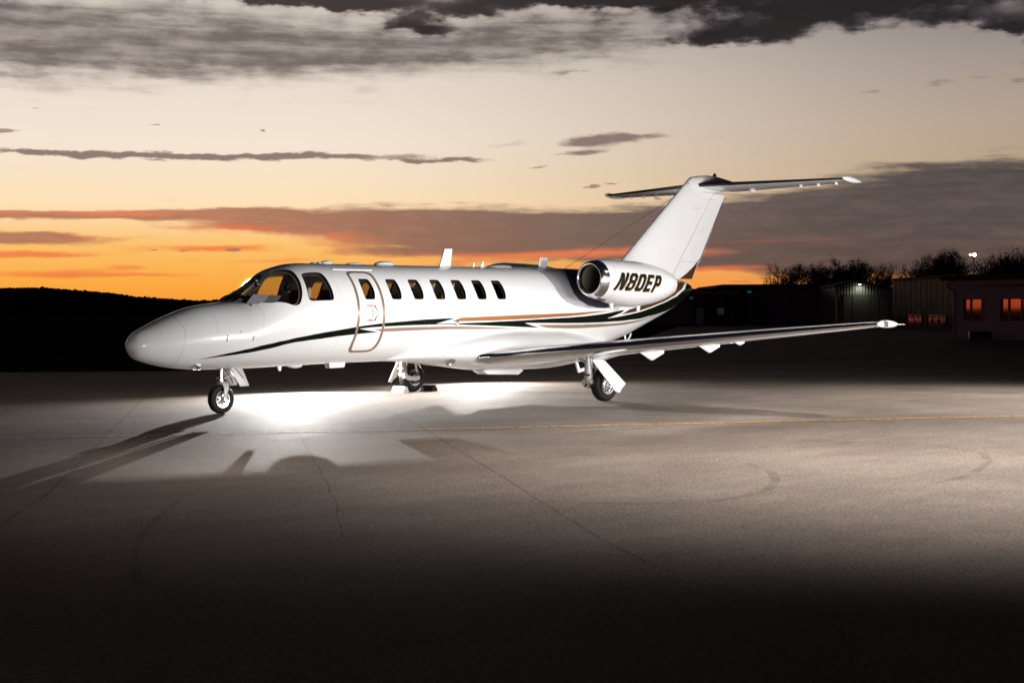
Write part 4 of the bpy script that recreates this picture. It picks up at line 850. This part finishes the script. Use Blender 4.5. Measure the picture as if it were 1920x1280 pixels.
# nose gear
ng = MB().lathe([(0, .030), (.22, .030), (.225, .042), (.27, .042), (.275, .02)], (1.715, 0, .76), (-.04, 0, -1), 20).build('nose_gear_leg', 'chrome', jet, True, angle=35)
for s in (-1, 1):
    MB().loft([[Vector((x-w_, s*y, z)), Vector((x+w_, s*y, z)), Vector((x+w_, s*(y+.022), z)), Vector((x-w_, s*(y+.022), z))] for x, y, z, w_ in ((1.70, .0, .515, .04), (1.73, .055, .475, .055), (1.745, .078, .40, .048), (1.725, .082, .31, .030), (1.70, .082, .225, .026))]).build('wheel_fork', 'gear_paint', ng, bevel=.008)
MB().tube((1.70, -.115, .228), (1.70, .115, .228), .022, .022, 12).build('axle', 'steel', ng, True)
wheel((1.70, 0, .228), .228, .115, ng, 'chrome', 8)
MB().path([Vector((1.72, 0, .53)), Vector((1.83, 0, .565)), Vector((1.875, 0, .60)), Vector((1.80, 0, .70))], .014, 8).build('torque_link', 'steel', ng, True)
MB().path([Vector((1.74, 0, .54)), Vector((1.66, 0, .55)), Vector((1.60, 0, .56))], .020, 8).build('steering_collar', 'dark_metal', ng, True)
for y in (-.05, .05): MB().path([Vector((1.78, y, .73)), Vector((1.93, y, .56)), Vector((1.98, y, .47))], .013, 8).build('drag_brace', 'steel', ng, True)
MB().prism([Vector((1.80, -.13, .72)), Vector((2.02, -.13, .72)), Vector((2.13, -.17, .425)), Vector((1.95, -.17, .42))], (0, .016, 0)).build('nose_gear_door', 'gear_paint', ng, bevel=.004)
MB().prism([Vector((1.80, .13, .72)), Vector((2.02, .13, .72)), Vector((2.13, .17, .425)), Vector((1.95, .17, .42))], (0, -.016, 0)).build('nose_gear_door', 'gear_paint', ng, bevel=.004)
MB().box((1.82, 0, .715), (.50, .20, .03)).build('gear_well', 'black_paint', ng)
MB().path([Vector((1.83, -.11, .735)), Vector((1.90, -.13, .70)), Vector((2.02, -.15, .55))], .012, 8).build('door_link', 'steel', ng, True)

# ---------------- wheel chocks at the far wheel
def chock(x, s, rope=True):
    t = thing('wheel_chock', '', 'wheel chock', (x, 2.47, 0), 'chocks at the far main wheel')
    M = MB().prism([(-.085, -.17, 0), (.085, -.17, 0), (.035, -.17, .115), (-.03, -.17, .125)] if s > 0 else [(-.085, -.17, 0), (.085, -.17, 0), (.03, -.17, .125), (-.035, -.17, .115)], (0, .34, 0))
    return t, M
t, m_ = chock(7.745, 1); m_.build('block', 'chock_white', t, bevel=.006); t['label'] = 'pale wheel chock with a yellow band in front of the far main wheel'
MB().prism([(-.0805, -.1705, .028), (-.060, -.1705, .07), (-.057, -.1705, .07), (-.0775, -.1705, .028)], (0, .341, 0)).build('yellow_band', 'yellow_paint', t)
t, m_ = chock(8.515, -1); m_.build('block', 'black_rubber', t, bevel=.006); t['label'] = 'black rubber wheel chock behind the far main wheel'
MB().prism([(.0805, -.1705, .028), (.060, -.1705, .07), (.057, -.1705, .07), (.0775, -.1705, .028)], (0, .341, 0)).build('yellow_band', 'yellow_paint', t)

# ================================================================== background
def uv(u, v, D):
    "X and z at depth D for a direction seen in the photograph (used once, to survey the far buildings)"
    d = Fw*FPX+Rt*(u-960)-Up*(v-640); t = D/d.dot(F0); return d.dot(R0)*t, CAM.z+d.z*t
def XU(u, v, D): return uv(u, v, D)[0]
def ZU(u, v, D): return uv(u, v, D)[1]
RZ = atan2(R0.y, R0.x)
def bthing(name, label, cat, X, D, group=None, yaw=0, z=0):
    return thing(name, label, cat, W(X, D, z), group, RZ+yaw)
def bbox(name, m, par, x0, x1, y0, y1, z0, z1, bevel=0):
    return MB().box(((x0+x1)/2, (y0+y1)/2, (z0+z1)/2), (x1-x0, y1-y0, z1-z0)).build(name, m, par, bevel=bevel)

# --- low hangar with an office front (behind the tail)
D = 168; xa = XU(1180, 600, D); zr = ZU(1297, 541.5, D)
h1 = bthing('hangar', 'low flat roofed hangar with a sign and small pale door behind the jet tail', 'hangar', xa, D)
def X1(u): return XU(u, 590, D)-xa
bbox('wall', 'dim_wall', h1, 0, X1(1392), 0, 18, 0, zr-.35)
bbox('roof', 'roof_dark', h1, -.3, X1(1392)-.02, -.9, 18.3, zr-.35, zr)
hd = bbox('hangar_door', 'door_paint', h1, X1(1190), X1(1299), -.10, -.001, .05, ZU(1290, 559, D))
for k in range(5): bbox('door_panel', 'door_paint', hd, X1(1190)+k*(X1(1299)-X1(1190))/5+.05, X1(1190)+(k+1)*(X1(1299)-X1(1190))/5-.05, -.16, -.102, .1, ZU(1290, 560, D))
bbox('cyan_mark', 'cyan_glow', hd, X1(1293.5), X1(1298), -.22, -.162, ZU(1296, 560, D), ZU(1296, 557, D))  # small cyan plate, given a glow so it does not go dark
dr_ = bbox('entrance_door', 'grey_block', h1, X1(1305), X1(1319), -.08, -.001, .02, ZU(1312, 577, D)); bbox('handle', 'steel', dr_, X1(1306), X1(1306.6), -.14, -.081, 1.0, 1.15)
wn_ = bbox('window', 'frame_grey', h1, X1(1344), X1(1358), -.07, -.001, ZU(1350, 590, D), ZU(1350, 576, D)); bbox('pane', 'window_dark', wn_, X1(1345), X1(1357), -.09, -.071, ZU(1350, 589, D), ZU(1350, 577, D))
bbox('gutter', 'frame_grey', h1, X1(1299), X1(1385), -1.02, -.901, zr-.5, zr-.36)
bbox('downpipe', 'frame_grey', h1, X1(1374), X1(1375), -.12, -.001, .2, zr-.4)
sg = bbox('wall_sign', 'black_paint', h1, X1(1322), X1(1358), -.14, -.001, ZU(1340, 575.5, D), ZU(1340, 557.5, D))
def wall_text(txt, x, y, z, h, m, par, wscale=1.0):
    cu = bpy.data.curves.new('lettering', 'FONT'); cu.body = txt; cu.size = h*1.42; cu.align_x = 'CENTER'; cu.align_y = 'CENTER'; cu.offset = h*.03; cu.extrude = .012
    o = bpy.data.objects.new('lettering', cu); me = bpy.data.meshes.new_from_object(o); bpy.data.objects.remove(o)
    for v in me.vertices: v.co = Vector((x+v.co.x*wscale, y-v.co.z, z+v.co.y))
    me.materials.clear(); me.materials.append(MAT[m]); r = link(bpy.data.objects.new('lettering', me)); r.parent = par; return r
wall_text('REGENT', (X1(1322)+X1(1358))/2, -.16, ZU(1340, 564.5, D), .62, 'sign_pale', sg, .72)
wall_text('AVIATION', (X1(1322)+X1(1358))/2+.1, -.16, ZU(1340, 572, D), .22, 'sign_pale', sg, .9)

# --- big hangar with a wide pale door
D2 = 172; xb = XU(1346, 600, D2)
def X2(u): return XU(u, 590, D2)-xb
h2 = bthing('hangar', 'wide dark hangar with one long sliding door, left of the lit gable', 'hangar', xb, D2)
zt2 = ZU(1500, 534, D2)
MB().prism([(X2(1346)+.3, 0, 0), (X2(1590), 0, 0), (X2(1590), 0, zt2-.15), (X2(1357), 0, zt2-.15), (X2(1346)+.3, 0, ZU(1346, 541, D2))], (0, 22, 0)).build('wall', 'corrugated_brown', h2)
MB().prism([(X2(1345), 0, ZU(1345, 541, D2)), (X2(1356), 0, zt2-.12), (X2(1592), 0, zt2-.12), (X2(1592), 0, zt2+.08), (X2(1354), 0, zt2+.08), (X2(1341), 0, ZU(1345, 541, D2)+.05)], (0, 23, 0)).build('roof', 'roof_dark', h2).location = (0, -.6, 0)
dd_ = bbox('sliding_door', 'door_paint', h2, X2(1400), X2(1565), -.12, -.001, .05, ZU(1480, 545, D2))
n_ = 8
for k in range(n_):
    a0 = X2(1400)+k*(X2(1565)-X2(1400))/n_; a1 = X2(1400)+(k+1)*(X2(1565)-X2(1400))/n_; bbox('door_panel', 'door_paint', dd_, a0+.05, a1-.05, -.20 if k % 2 else -.16, -.122, .1, ZU(1480, 545.6, D2)-.05)
bbox('door_rail', 'dark_metal', h2, X2(1392), X2(1575), -.30, -.13, ZU(1480, 545, D2)+.02, ZU(1480, 545, D2)+.18)
bbox('cyan_mark', 'cyan_glow', dd_, X2(1401), X2(1408), -.28, -.205, ZU(1403, 548.5, D2), ZU(1403, 545.6, D2))  # cyan plate again, no lamp: its glow is added to keep it visible

# --- gabled hangar with the lit wall lamp
D3 = 160; xc = XU(1560, 600, D3)
def X3(u): return XU(u, 590, D3)-xc
h3 = bthing('hangar', 'gabled grey hangar with a glowing lamp under its ridge', 'hangar', xc, D3)
zp = ZU(1600, 527, D3); ze = ZU(1676, 543, D3)
MB().prism([(X3(1566), 0, 0), (X3(1682), 0, 0), (X3(1682), 0, ze-.1), (X3(1607), 0, zp-.1), (X3(1566), 0, zp-.55)], (0, 7.5, 0)).build('wall', 'corrugated_grey', h3)
MB().prism([(X3(1684), 0, ze-.16), (X3(1607), 0, zp-.08), (X3(1562), 0, zp-.62), (X3(1562), 0, zp-.45), (X3(1607), 0, zp+.10), (X3(1684), 0, ze+.0)], (0, 8.2, 0)).build('roof', 'roof_dark', h3).location = (0, -.35, 0)
bd = bbox('hangar_door', 'door_paint', h3, X3(1580), X3(1665), -.10, -.001, .05, ZU(1620, 551, D3))
for k in range(5): bbox('door_panel', 'door_paint', bd, X3(1580)+k*(X3(1665)-X3(1580))/5+.05, X3(1580)+(k+1)*(X3(1665)-X3(1580))/5-.05, -.16, -.102, .1, ZU(1620, 552, D3))
lx = X3(1610.5); lz = ZU(1610, 532.5, D3)
wl = MB().lathe([(0, .16), (.10, .14), (.16, .06), (.17, .001)], (lx, -.42, lz+.02), (0, 0, 1), 12).build('wall_lamp', 'dark_metal', h3, True)
MB().lathe([(0, .12), (-.05, .09), (-.08, .001)], (lx, -.42, lz), (0, 0, 1), 12).build('bulb', 'lamp_white', wl, True); MB().tube((lx, -.42, lz+.12), (lx, .0, lz+.12), .02).build('bracket', 'dark_metal', wl)
pl = bpy.data.lights.new('wall_lamp_light', 'SPOT'); pl.energy = 55; pl.color = (.95, 1.0, .72); pl.shadow_soft_size = .06; pl.spot_size = R(150); pl.spot_blend = .9
po = link(bpy.data.objects.new('wall_lamp_light', pl)); p = W(xc, D3)+R0*lx-F0*.62; po.location = (p.x, p.y, lz-.10); po.rotation_euler = (F0*.35+Vector((0, 0, -1))).to_track_quat('-Z', 'Y').to_euler()

# --- brown corrugated hangar, its long wall running towards the camera
class Facade:
    "a wall line on the ground: local x along it, local y into the building"
    def __init__(s, X0, D0, a): s.X0, s.D0, s.a = X0, D0, a
    def t(s, u): k = (u-960)/FPX; return (k*s.D0-s.X0)/(cos(s.a)+k*sin(s.a))
    def D(s, u): return s.D0-s.t(u)*sin(s.a)
    def z(s, u, v): return ZU(u, v, s.D(u))
    def root(s, name, label, cat, group=None): return thing(name, label, cat, W(s.X0, s.D0), group, RZ-s.a)
fa = Facade(XU(1674, 600, 143), 143, R(86))
h4 = fa.root('hangar', 'tall brown corrugated metal hangar behind the orange lit cabinets', 'hangar'); t1 = fa.t(1800); zc4 = fa.z(1674, 526.5)
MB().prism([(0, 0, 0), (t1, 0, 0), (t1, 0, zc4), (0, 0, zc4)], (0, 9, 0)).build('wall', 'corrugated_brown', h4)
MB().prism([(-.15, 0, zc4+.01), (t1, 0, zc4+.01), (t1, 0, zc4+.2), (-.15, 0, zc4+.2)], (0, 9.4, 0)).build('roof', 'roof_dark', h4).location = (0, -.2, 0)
nr_ = 44
for k in range(nr_): MB().box((.3+k*(t1-.4)/nr_, -.012, zc4*.5+.05), (.16, .02, zc4-.1)).build('wall_rib', 'corrugated_brown', h4)
MB().box((t1/2, -.08, .5), (t1, .10, .9)).build('wall_base', 'dim_wall', h4)
# --- electric cabinets, bollards
def cabinet(u0, u1, D, label, k):
    x0, x1 = XU(u0, 600, D), XU(u1, 600, D); zt_ = ZU(u0, 589.5, D); c = bthing('electric_cabinet', label, 'cabinet', (x0+x1)/2, D, 'metal cabinets before the brown hangar', yaw=R(-58)); w_ = (x1-x0)/cos(R(58))*.70
    bd = MB().box((0, .3, zt_/2+.03), (w_, .6, zt_-.06)).build('cabinet_body', 'cabinet_metal', c, bevel=.02)
    for s in (-1, 1):
        d_ = MB().box((s*w_*.245, -.025, zt_/2), (w_*.46, .04, zt_*.88)).build('cabinet_door', 'cabinet_metal', c, bevel=.01)
        MB().box((s*w_*.23, -.055, zt_*.80), (w_*(.24 if s < 0 else .15), .02, zt_*.10)).build('vent_label', 'black_paint', d_)
        if k: MB().box((s*w_*.23, -.055, zt_*.5), (w_*.22, .03, zt_*.34)).build('meter_box', 'sheet_brown', d_, bevel=.01)
        MB().box((s*w_*.06, -.06, zt_*.5), (.02, .03, .12)).build('handle', 'dark_metal', d_)
    MB().box((0, .3, .03), (w_+.1, .7, .06)).build('plinth', 'grey_block', c)
cabinet(1703.5, 1728.5, 134, 'left of the two orange lit metal cabinets, plain doors', 0); cabinet(1741.5, 1768.5, 126.5, 'right of the two orange lit metal cabinets, meter boxes on its doors', 1)
gx = XU(1737.5, 600, 127.5); g = bthing('utility_box', 'small pale green box on a stand between the two cabinets', 'utility box', gx, 127.5)
bbox('box_body', 'box_green', g, -.14, .16, 0, .3, .55, ZU(1738, 590, 134), .02); bbox('box_stand', 'box_green', g, -.12, .14, .05, .25, 0, .54); bbox('meter_face', 'frame_grey', g, -.06, .08, -.02, -.001, .8, 1.0)
for u, D_, lab in ((1681, 134, 'yellow steel bollard standing left of both cabinets'), (1734.5, 124.5, 'yellow steel bollard standing between the two cabinets')):
    b_ = bthing('bollard', lab, 'bollard', XU(u, 600, D_), D_, 'yellow bollards before the brown hangar'); zt_ = ZU(u, 583.5, D_); MB().lathe([(0, .075), (zt_-.06, .075), (zt_-.02, .05), (zt_, .001)], (0, 0, 0), (0, 0, 1), 14).build('post', 'bollard_yellow', b_, True); MB().lathe([(0, .13), (.02, .13), (.025, .08)], (0, 0, 0), (0, 0, 1), 14).build('base_plate', 'dark_metal', b_)
# pale kerb strip in front of the cabinets
kb = mesh_obj('kerb', [W(XU(1640, 618, 128), 128), W(XU(1792, 618, 128), 126), W(XU(1792, 618, 128), 126.35), W(XU(1640, 618, 128), 128.35)]+[W(XU(1640, 618, 128), 128, .12), W(XU(1792, 618, 128), 126, .12), W(XU(1792, 618, 128), 126.35, .12), W(XU(1640, 618, 128), 128.35, .12)], [(0, 1, 5, 4), (1, 2, 6, 5), (2, 3, 7, 6), (3, 0, 4, 7), (4, 5, 6, 7)], 'worn_yellow'); struct(kb)

# --- pale block office with windows (right edge); its front is turned towards the sunset
fo5 = Facade(XU(1791, 600, 80), 80, R(60))
h5 = fo5.root('office_building', 'pale grey block office with two windows reflecting the red sunset', 'building')
X5 = fo5.t; Lw = 14.0; zt5 = fo5.z(1800, 527)
zs0, zs1 = fo5.z(1825, 600), fo5.z(1825, 560); op = [(X5(1803), X5(1846.5)), (X5(1872), X5(1922))]
wl5 = MB()
for a0, a1 in ((0, op[0][0]), (op[0][1], op[1][0]), (op[1][1], Lw)): wl5.box(((a0+a1)/2, .1, (zs0+zs1)/2), (a1-a0, .2, zs1-zs0))
wl5.box((Lw/2, .1, zs0/2), (Lw, .2, zs0)); wl5.box((Lw/2, .1, (zs1+zt5)/2), (Lw, .2, zt5-zs1)); wl5.box((.1, 4.2, zt5/2), (.2, 8, zt5)); wl5.box((Lw/2, 8.3, zt5/2), (Lw, .2, zt5)); wl5.box((Lw-.1, 4.2, zt5/2), (.2, 8, zt5))
wl5.build('wall', 'grey_block', h5)
bh = zt5/15; cs = MB()
for r_ in range(15):
    for c_ in range(36):
        x0 = c_*.41-(r_ % 2)*.2; x1 = x0+.395; z0 = r_*bh+.006; z1 = (r_+1)*bh-.008; x0 = max(x0, .004)
        if x1 > Lw or x1 < .05: continue
        if any(a-.06 < x1 and x0 < b_+.06 for a, b_ in op) and z1 > zs0-.08 and z0 < zs1+.04: continue
        cs.box(((x0+x1)/2, -.006, (z0+z1)/2), (x1-x0, .012, z1-z0))
cs.build('wall_block', 'grey_block', h5)['kind'] = 'stuff'
MB().prism([(-.3, 0, zt5+.02), (Lw+.5, 0, zt5+.02), (Lw+.5, 0, zt5+.24), (-.3, 0, zt5+.24)], (0, 9.2, 0)).build('roof', 'roof_dark', h5).location = (0, -.75, 0)
bbox('fascia', 'frame_grey', h5, .25, Lw+.4, -.70, -.64, zt5-.24, zt5+.0); bbox('soffit', 'grey_block', h5, 0, Lw+.2, -.64, -.02, zt5-.12, zt5-.02)
MB().path([Vector((.2, -.70, zt5-.08)), Vector((-.02, -.64, zt5-.10)), Vector((-.05, -.40, zt5-.30)), Vector((.02, -.08, zt5-.50)), Vector((.02, -.08, .15)), Vector((-.10, -.22, .05))], .05, 10).build('downpipe', 'frame_grey', h5, True)
for a0, a1 in op:
    wf = MB(); wf.box(((a0+a1)/2, .02, zs0-.03), (a1-a0+.16, .16, .06)); wf.box(((a0+a1)/2, .08, zs1-.02), (a1-a0, .08, .04)); wf.box((a0+.06, .06, (zs0+zs1)/2), (.12, .12, zs1-zs0)); wf.box((a1-.05, .08, (zs0+zs1)/2), (.10, .08, zs1-zs0))
    w_ = a1-a0; ml = (.36, .84)
    for m_ in ml: wf.box((a0+w_*m_, .09, (zs0+zs1)/2), (.10, .05, zs1-zs0-.04))
    fr_ = wf.build('window', 'frame_grey', h5); e_ = [a0+.12]+[a0+w_*m_ for m_ in ml]+[a1-.10]
    for q0_, q1_ in zip(e_, e_[1:]): bbox('pane', 'window_dark', fr_, q0_+.05, q1_-.05, .11, .125, zs0+.01, zs1-.04)
bx = bthing('utility_box', 'low black box on the ground below the office windows', 'utility box', XU(1840, 630, 77.0), 77.0, yaw=R(-8))
bbox('box_body', 'black_paint', bx, -.55, .52, 0, .6, .04, .42, .02); bbox('box_lid', 'dark_metal', bx, -.57, .54, -.02, .62, .425, .46); bbox('warning_label', 'copper_paint', bx, -.2, -.1, -.012, -.001, .15, .22)
# --- floodlight on a pole behind the office roof
Dp = 112; fx = XU(1826, 480, Dp); fz = ZU(1826, 479, Dp)
fl = bthing('floodlight_pole', 'lit twin floodlight on a thin pole rising above the office roof', 'floodlight', fx, Dp)
MB().tube((0, 0, 0), (0, 0, fz-.1), .07, .045, 10).build('pole', 'pole_grey', fl, True); MB().tube((-.32, 0, fz-.1), (.12, 0, fz-.1), .03, .03, 8).build('cross_arm', 'pole_grey', fl)
for dx_, r_ in ((0.02, .15), (-.28, .09)):
    hd_ = MB().lathe([(.12, .08), (0, r_), (-.02, r_)], (dx_, -.05, fz+.05), (0, 1, -.1), 16).build('lamp_head', 'dark_metal', fl, True); MB().lathe([(-.025, r_*.92), (-.04, r_*.6), (-.045, .001)], (dx_, -.05, fz+.05), (0, 1, -.1), 16).build('lens', 'lamp_glow', hd_, True)

# --- trees behind the hangars
def tree_mesh(seed, H, bushy):
    rnd = random.Random(seed); v = []; f = []; lv = []; lf = []
    def seg(p, q, r0, r1, n):
        d = (q-p).normalized(); a = d.orthogonal().normalized(); b = d.cross(a); k = len(v)
        for c, r in ((p, r0), (q, r1)):
            for i in range(n): v.append(c+(a*cos(2*pi*i/n)+b*sin(2*pi*i/n))*r)
        for i in range(n): f.append((k+i, k+(i+1) % n, k+n+(i+1) % n, k+n+i))
    def leaf(p, s):
        k = len(lv); a = Vector((rnd.gauss(0, 1), rnd.gauss(0, 1), rnd.gauss(0, 1))).normalized(); b = a.orthogonal().normalized()
        lv.extend([p, p+a*s+b*s*.35, p+a*s*1.5, p+a*s-b*s*.35]); lf.append((k, k+1, k+2, k+3))
    def grow(p, d, L, r, lvl):
        n = 3 if lvl < 2 else 2; q = p
        for i in range(n):
            d2 = (d+Vector((rnd.gauss(0, .16), rnd.gauss(0, .16), rnd.gauss(0, .08)+.05))).normalized(); q2 = q+d2*L/n; r2 = r*(1-.22*(i+1)/n*1.6)
            seg(q, q2, r*(1-.35*i/n), r*(1-.35*(i+1)/n), (7, 5, 4, 3, 3, 3)[lvl]); q = q2; d = d2
            if lvl >= 3:
                for _ in range(bushy if lvl > 3 else bushy//2): leaf(q+Vector((rnd.gauss(0, .18), rnd.gauss(0, .18), rnd.gauss(0, .18))), rnd.uniform(.07, .16))
        if lvl < 5:
            for k in range((4, 4, 3, 3, 2)[lvl]):
                sp = (.45, .6, .7, .75, .8)[lvl]; dd2 = (d+Vector((rnd.gauss(0, sp), rnd.gauss(0, sp), rnd.gauss(0, sp*.5)+.1))).normalized(); grow(q if k < 2 else p.lerp(q, rnd.uniform(.5, .95)), dd2, L*rnd.uniform(.58, .82), r*.60, lvl+1)
    grow(Vector((0, 0, 0)), Vector((0, 0, 1)), H*.30, H*.022, 0)
    zmax = max(p.z for p in v); s = H/zmax
    m1 = bpy.data.meshes.new('trunk'); m1.from_pydata([tuple(p*s) for p in v], [], f); m1.materials.append(MAT['bark'])
    m2 = bpy.data.meshes.new('crown'); m2.from_pydata([tuple(p*s) for p in lv], [], lf); m2.materials.append(MAT['leaf_dark'])
    return m1, m2
VAR = [tree_mesh(s, 9.5, b) for s, b in ((1, 7), (2, 8), (3, 3), (4, 1), (5, 5), (6, 1))]
TREES = [(1487, 503, 5, 'small bare tree between the two leftmost crowns'), (1536, 502, 3, 'low bare tree between the third and fourth crowns of the row'), (1584, 500, 3, 'bare tree half hidden left of the lit gable'), (1664, 497, 3, 'bare twiggy tree just left of the brown hangar corner'), (1712, 487, 5, 'bare twiggy tree above the gap between the cabinets'), (1757, 480, 3, 'bare twiggy tree touching the left side of the biggest crown'), (1802, 480, 5, 'bare twiggy tree just left of the floodlight pole'), (1854, 480, 3, 'bare twiggy tree between the two trees right of the floodlight'), (1876, 476, 3, 'bare twiggy tree over the office, among the leafier crowns'), (1896, 476, 5, 'bare twiggy tree near the right edge between two crowns'), (1919, 472, 3, 'bare twiggy tree at the very right edge'), (1474, 499, 1, 'bushy tree with a low rounded crown, leftmost behind the hangar roofs'), (1502, 497, 0, 'broad leafy tree, second from the left behind the hangar roofs'), (1524, 496, 4, 'leafy tree with an open crown, third from the left of the row'),
 (1548, 500, 5, 'thin bare tree in the gap before the tallest crown of the left half'), (1572, 489, 1, 'taller leafy tree above the wide hangar, tallest in the left half'), (1594, 495, 0, 'leafy tree just left of the lit gable lamp'), (1616, 497, 4, 'leafy tree right above the lit gable lamp'),
 (1637, 497, 3, 'sparse bare tree behind the right slope of the gable'), (1654, 502, 5, 'small bare tree low between gable and brown hangar'), (1676, 494, 2, 'half bare tree above the left corner of the brown hangar'), (1700, 494, 3, 'bare upright tree above the left cabinet'),
 (1724, 482, 5, 'bare tall tree above the brown hangar roof, left of the dense crown'), (1746, 486, 2, 'thin leafy tree above the right cabinet'), (1768, 472, 0, 'dense tall tree left of the floodlight, biggest of the row'), (1790, 476, 4, 'tall tree directly left of the floodlight pole'), (1814, 486, 3, 'bare tree standing behind the floodlight pole'),
 (1842, 484, 5, 'bare tree just right of the floodlight'), (1866, 474, 2, 'tall half bare tree right of the floodlight over the office roof'), (1886, 481, 5, 'bare tree over the office, third from the right edge'), (1906, 471, 4, 'tall leafy tree near the right edge over the office'), (1934, 476, 2, 'tree at the right edge, cut by the frame')]
rt = random.Random(3)
for i, (u, v, k, lab) in enumerate(TREES):
    Dt = 205+rt.uniform(-14, 14); H = ZU(u, v, Dt)+.3; t = bthing('tree', lab, 'tree', XU(u, v, Dt), Dt, 'trees behind the hangars', yaw=rt.uniform(0, 6.28)); s = H/9.5; t.scale = (s*.92, s*.92, s)
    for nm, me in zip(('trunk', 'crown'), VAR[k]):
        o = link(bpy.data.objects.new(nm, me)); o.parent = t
# low scrub line under and behind the trees (one continuous hedge of undergrowth)
rs = random.Random(9); vv = []; ff = []
for i in range(1500):
    u = rs.uniform(1452, 2050); Dq = 232+rs.uniform(-6, 6); base = 528-(u-1452)*.035; z = rs.uniform(0, 1)**1.3*ZU(u, base+6*noise.noise(Vector((u*.03, 0, 0))), Dq)*.75; p = W(XU(u, 560, Dq), Dq, z); a = Vector((rs.gauss(0, 1), rs.gauss(0, 1), rs.gauss(0, 1))).normalized(); b_ = a.orthogonal(); s = rs.uniform(.15, .38); k = len(vv); vv += [p, p+a*s+b_*s*.4, p+a*s*1.7, p+a*s-b_*s*.4]; ff.append((k, k+1, k+2, k+3))
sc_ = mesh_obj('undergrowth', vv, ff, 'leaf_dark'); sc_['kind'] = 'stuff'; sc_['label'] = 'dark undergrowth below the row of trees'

# --- wooded ridge on the left
RD = 2300
prof = [(-900, 560), (-500, 548), (-200, 543), (0, 541.5), (75, 540.5), (130, 544.5), (215, 551.5), (250, 557), (300, 560.5), (345, 563.5), (385, 565), (410, 563), (440, 558), (500, 556), (620, 560), (760, 566), (900, 569), (1100, 571), (1400, 573), (1800, 574), (2300, 573), (3000, 575)]
pu = pchip([p[0] for p in prof], [p[1] for p in prof])
hv = []; hf = []; cols = [-900+30*i for i in range(131)]
for u in cols:
    x, z = uv(u, pu(u)+2.2, RD); base = 0
    for dD, fz_ in ((-1500, 0.0), (-900, .12), (-450, .45), (-150, .85), (0, 1.0), (300, .8), (900, .1)):
        hv.append(W(x*(RD+dD)/RD, RD+dD, max(z*fz_, 0)+(-1 if fz_ == 0 else 0)))
for i in range(len(cols)-1):
    for j in range(6): hf.append((i*7+j, (i+1)*7+j, (i+1)*7+j+1, i*7+j+1))
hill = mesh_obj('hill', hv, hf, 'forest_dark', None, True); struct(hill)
vv = []; ff = []; rs = random.Random(21)
for i in range(5200):
    u = rs.uniform(-900, 3000) if i > 2600 else rs.uniform(-40, 470); row = rs.choice((0, 0, -150, -300, 60)); fz_ = {0: 1, -150: .85, -300: .65, 60: .95}[row]
    x, z = uv(u, pu(u)+2.2, RD); c = W(x*(RD+row)/RD, RD+row, z*fz_-.5); h = rs.uniform(1.6, 4.2)*(1.35 if rs.random() < .05 else 1); w_ = h*rs.uniform(.35, .8); k = len(vv); n = 6
    ph = rs.uniform(0, 6)
    for zz, rr_ in ((0, .55), (.35, 1.0), (.75, .7)):
        vv += [c+Vector((cos(ph+2*pi*j/n)*w_*rr_*rs.uniform(.75, 1.2), sin(ph+2*pi*j/n)*w_*rr_, h*zz)) for j in range(n)]
    vv.append(c+Vector((rs.gauss(0, .2), 0, h)))
    for l in range(2): ff += [(k+l*n+j, k+l*n+(j+1) % n, k+(l+1)*n+(j+1) % n, k+(l+1)*n+j) for j in range(n)]
    ff += [(k+2*n+j, k+2*n+(j+1) % n, k+3*n) for j in range(n)]
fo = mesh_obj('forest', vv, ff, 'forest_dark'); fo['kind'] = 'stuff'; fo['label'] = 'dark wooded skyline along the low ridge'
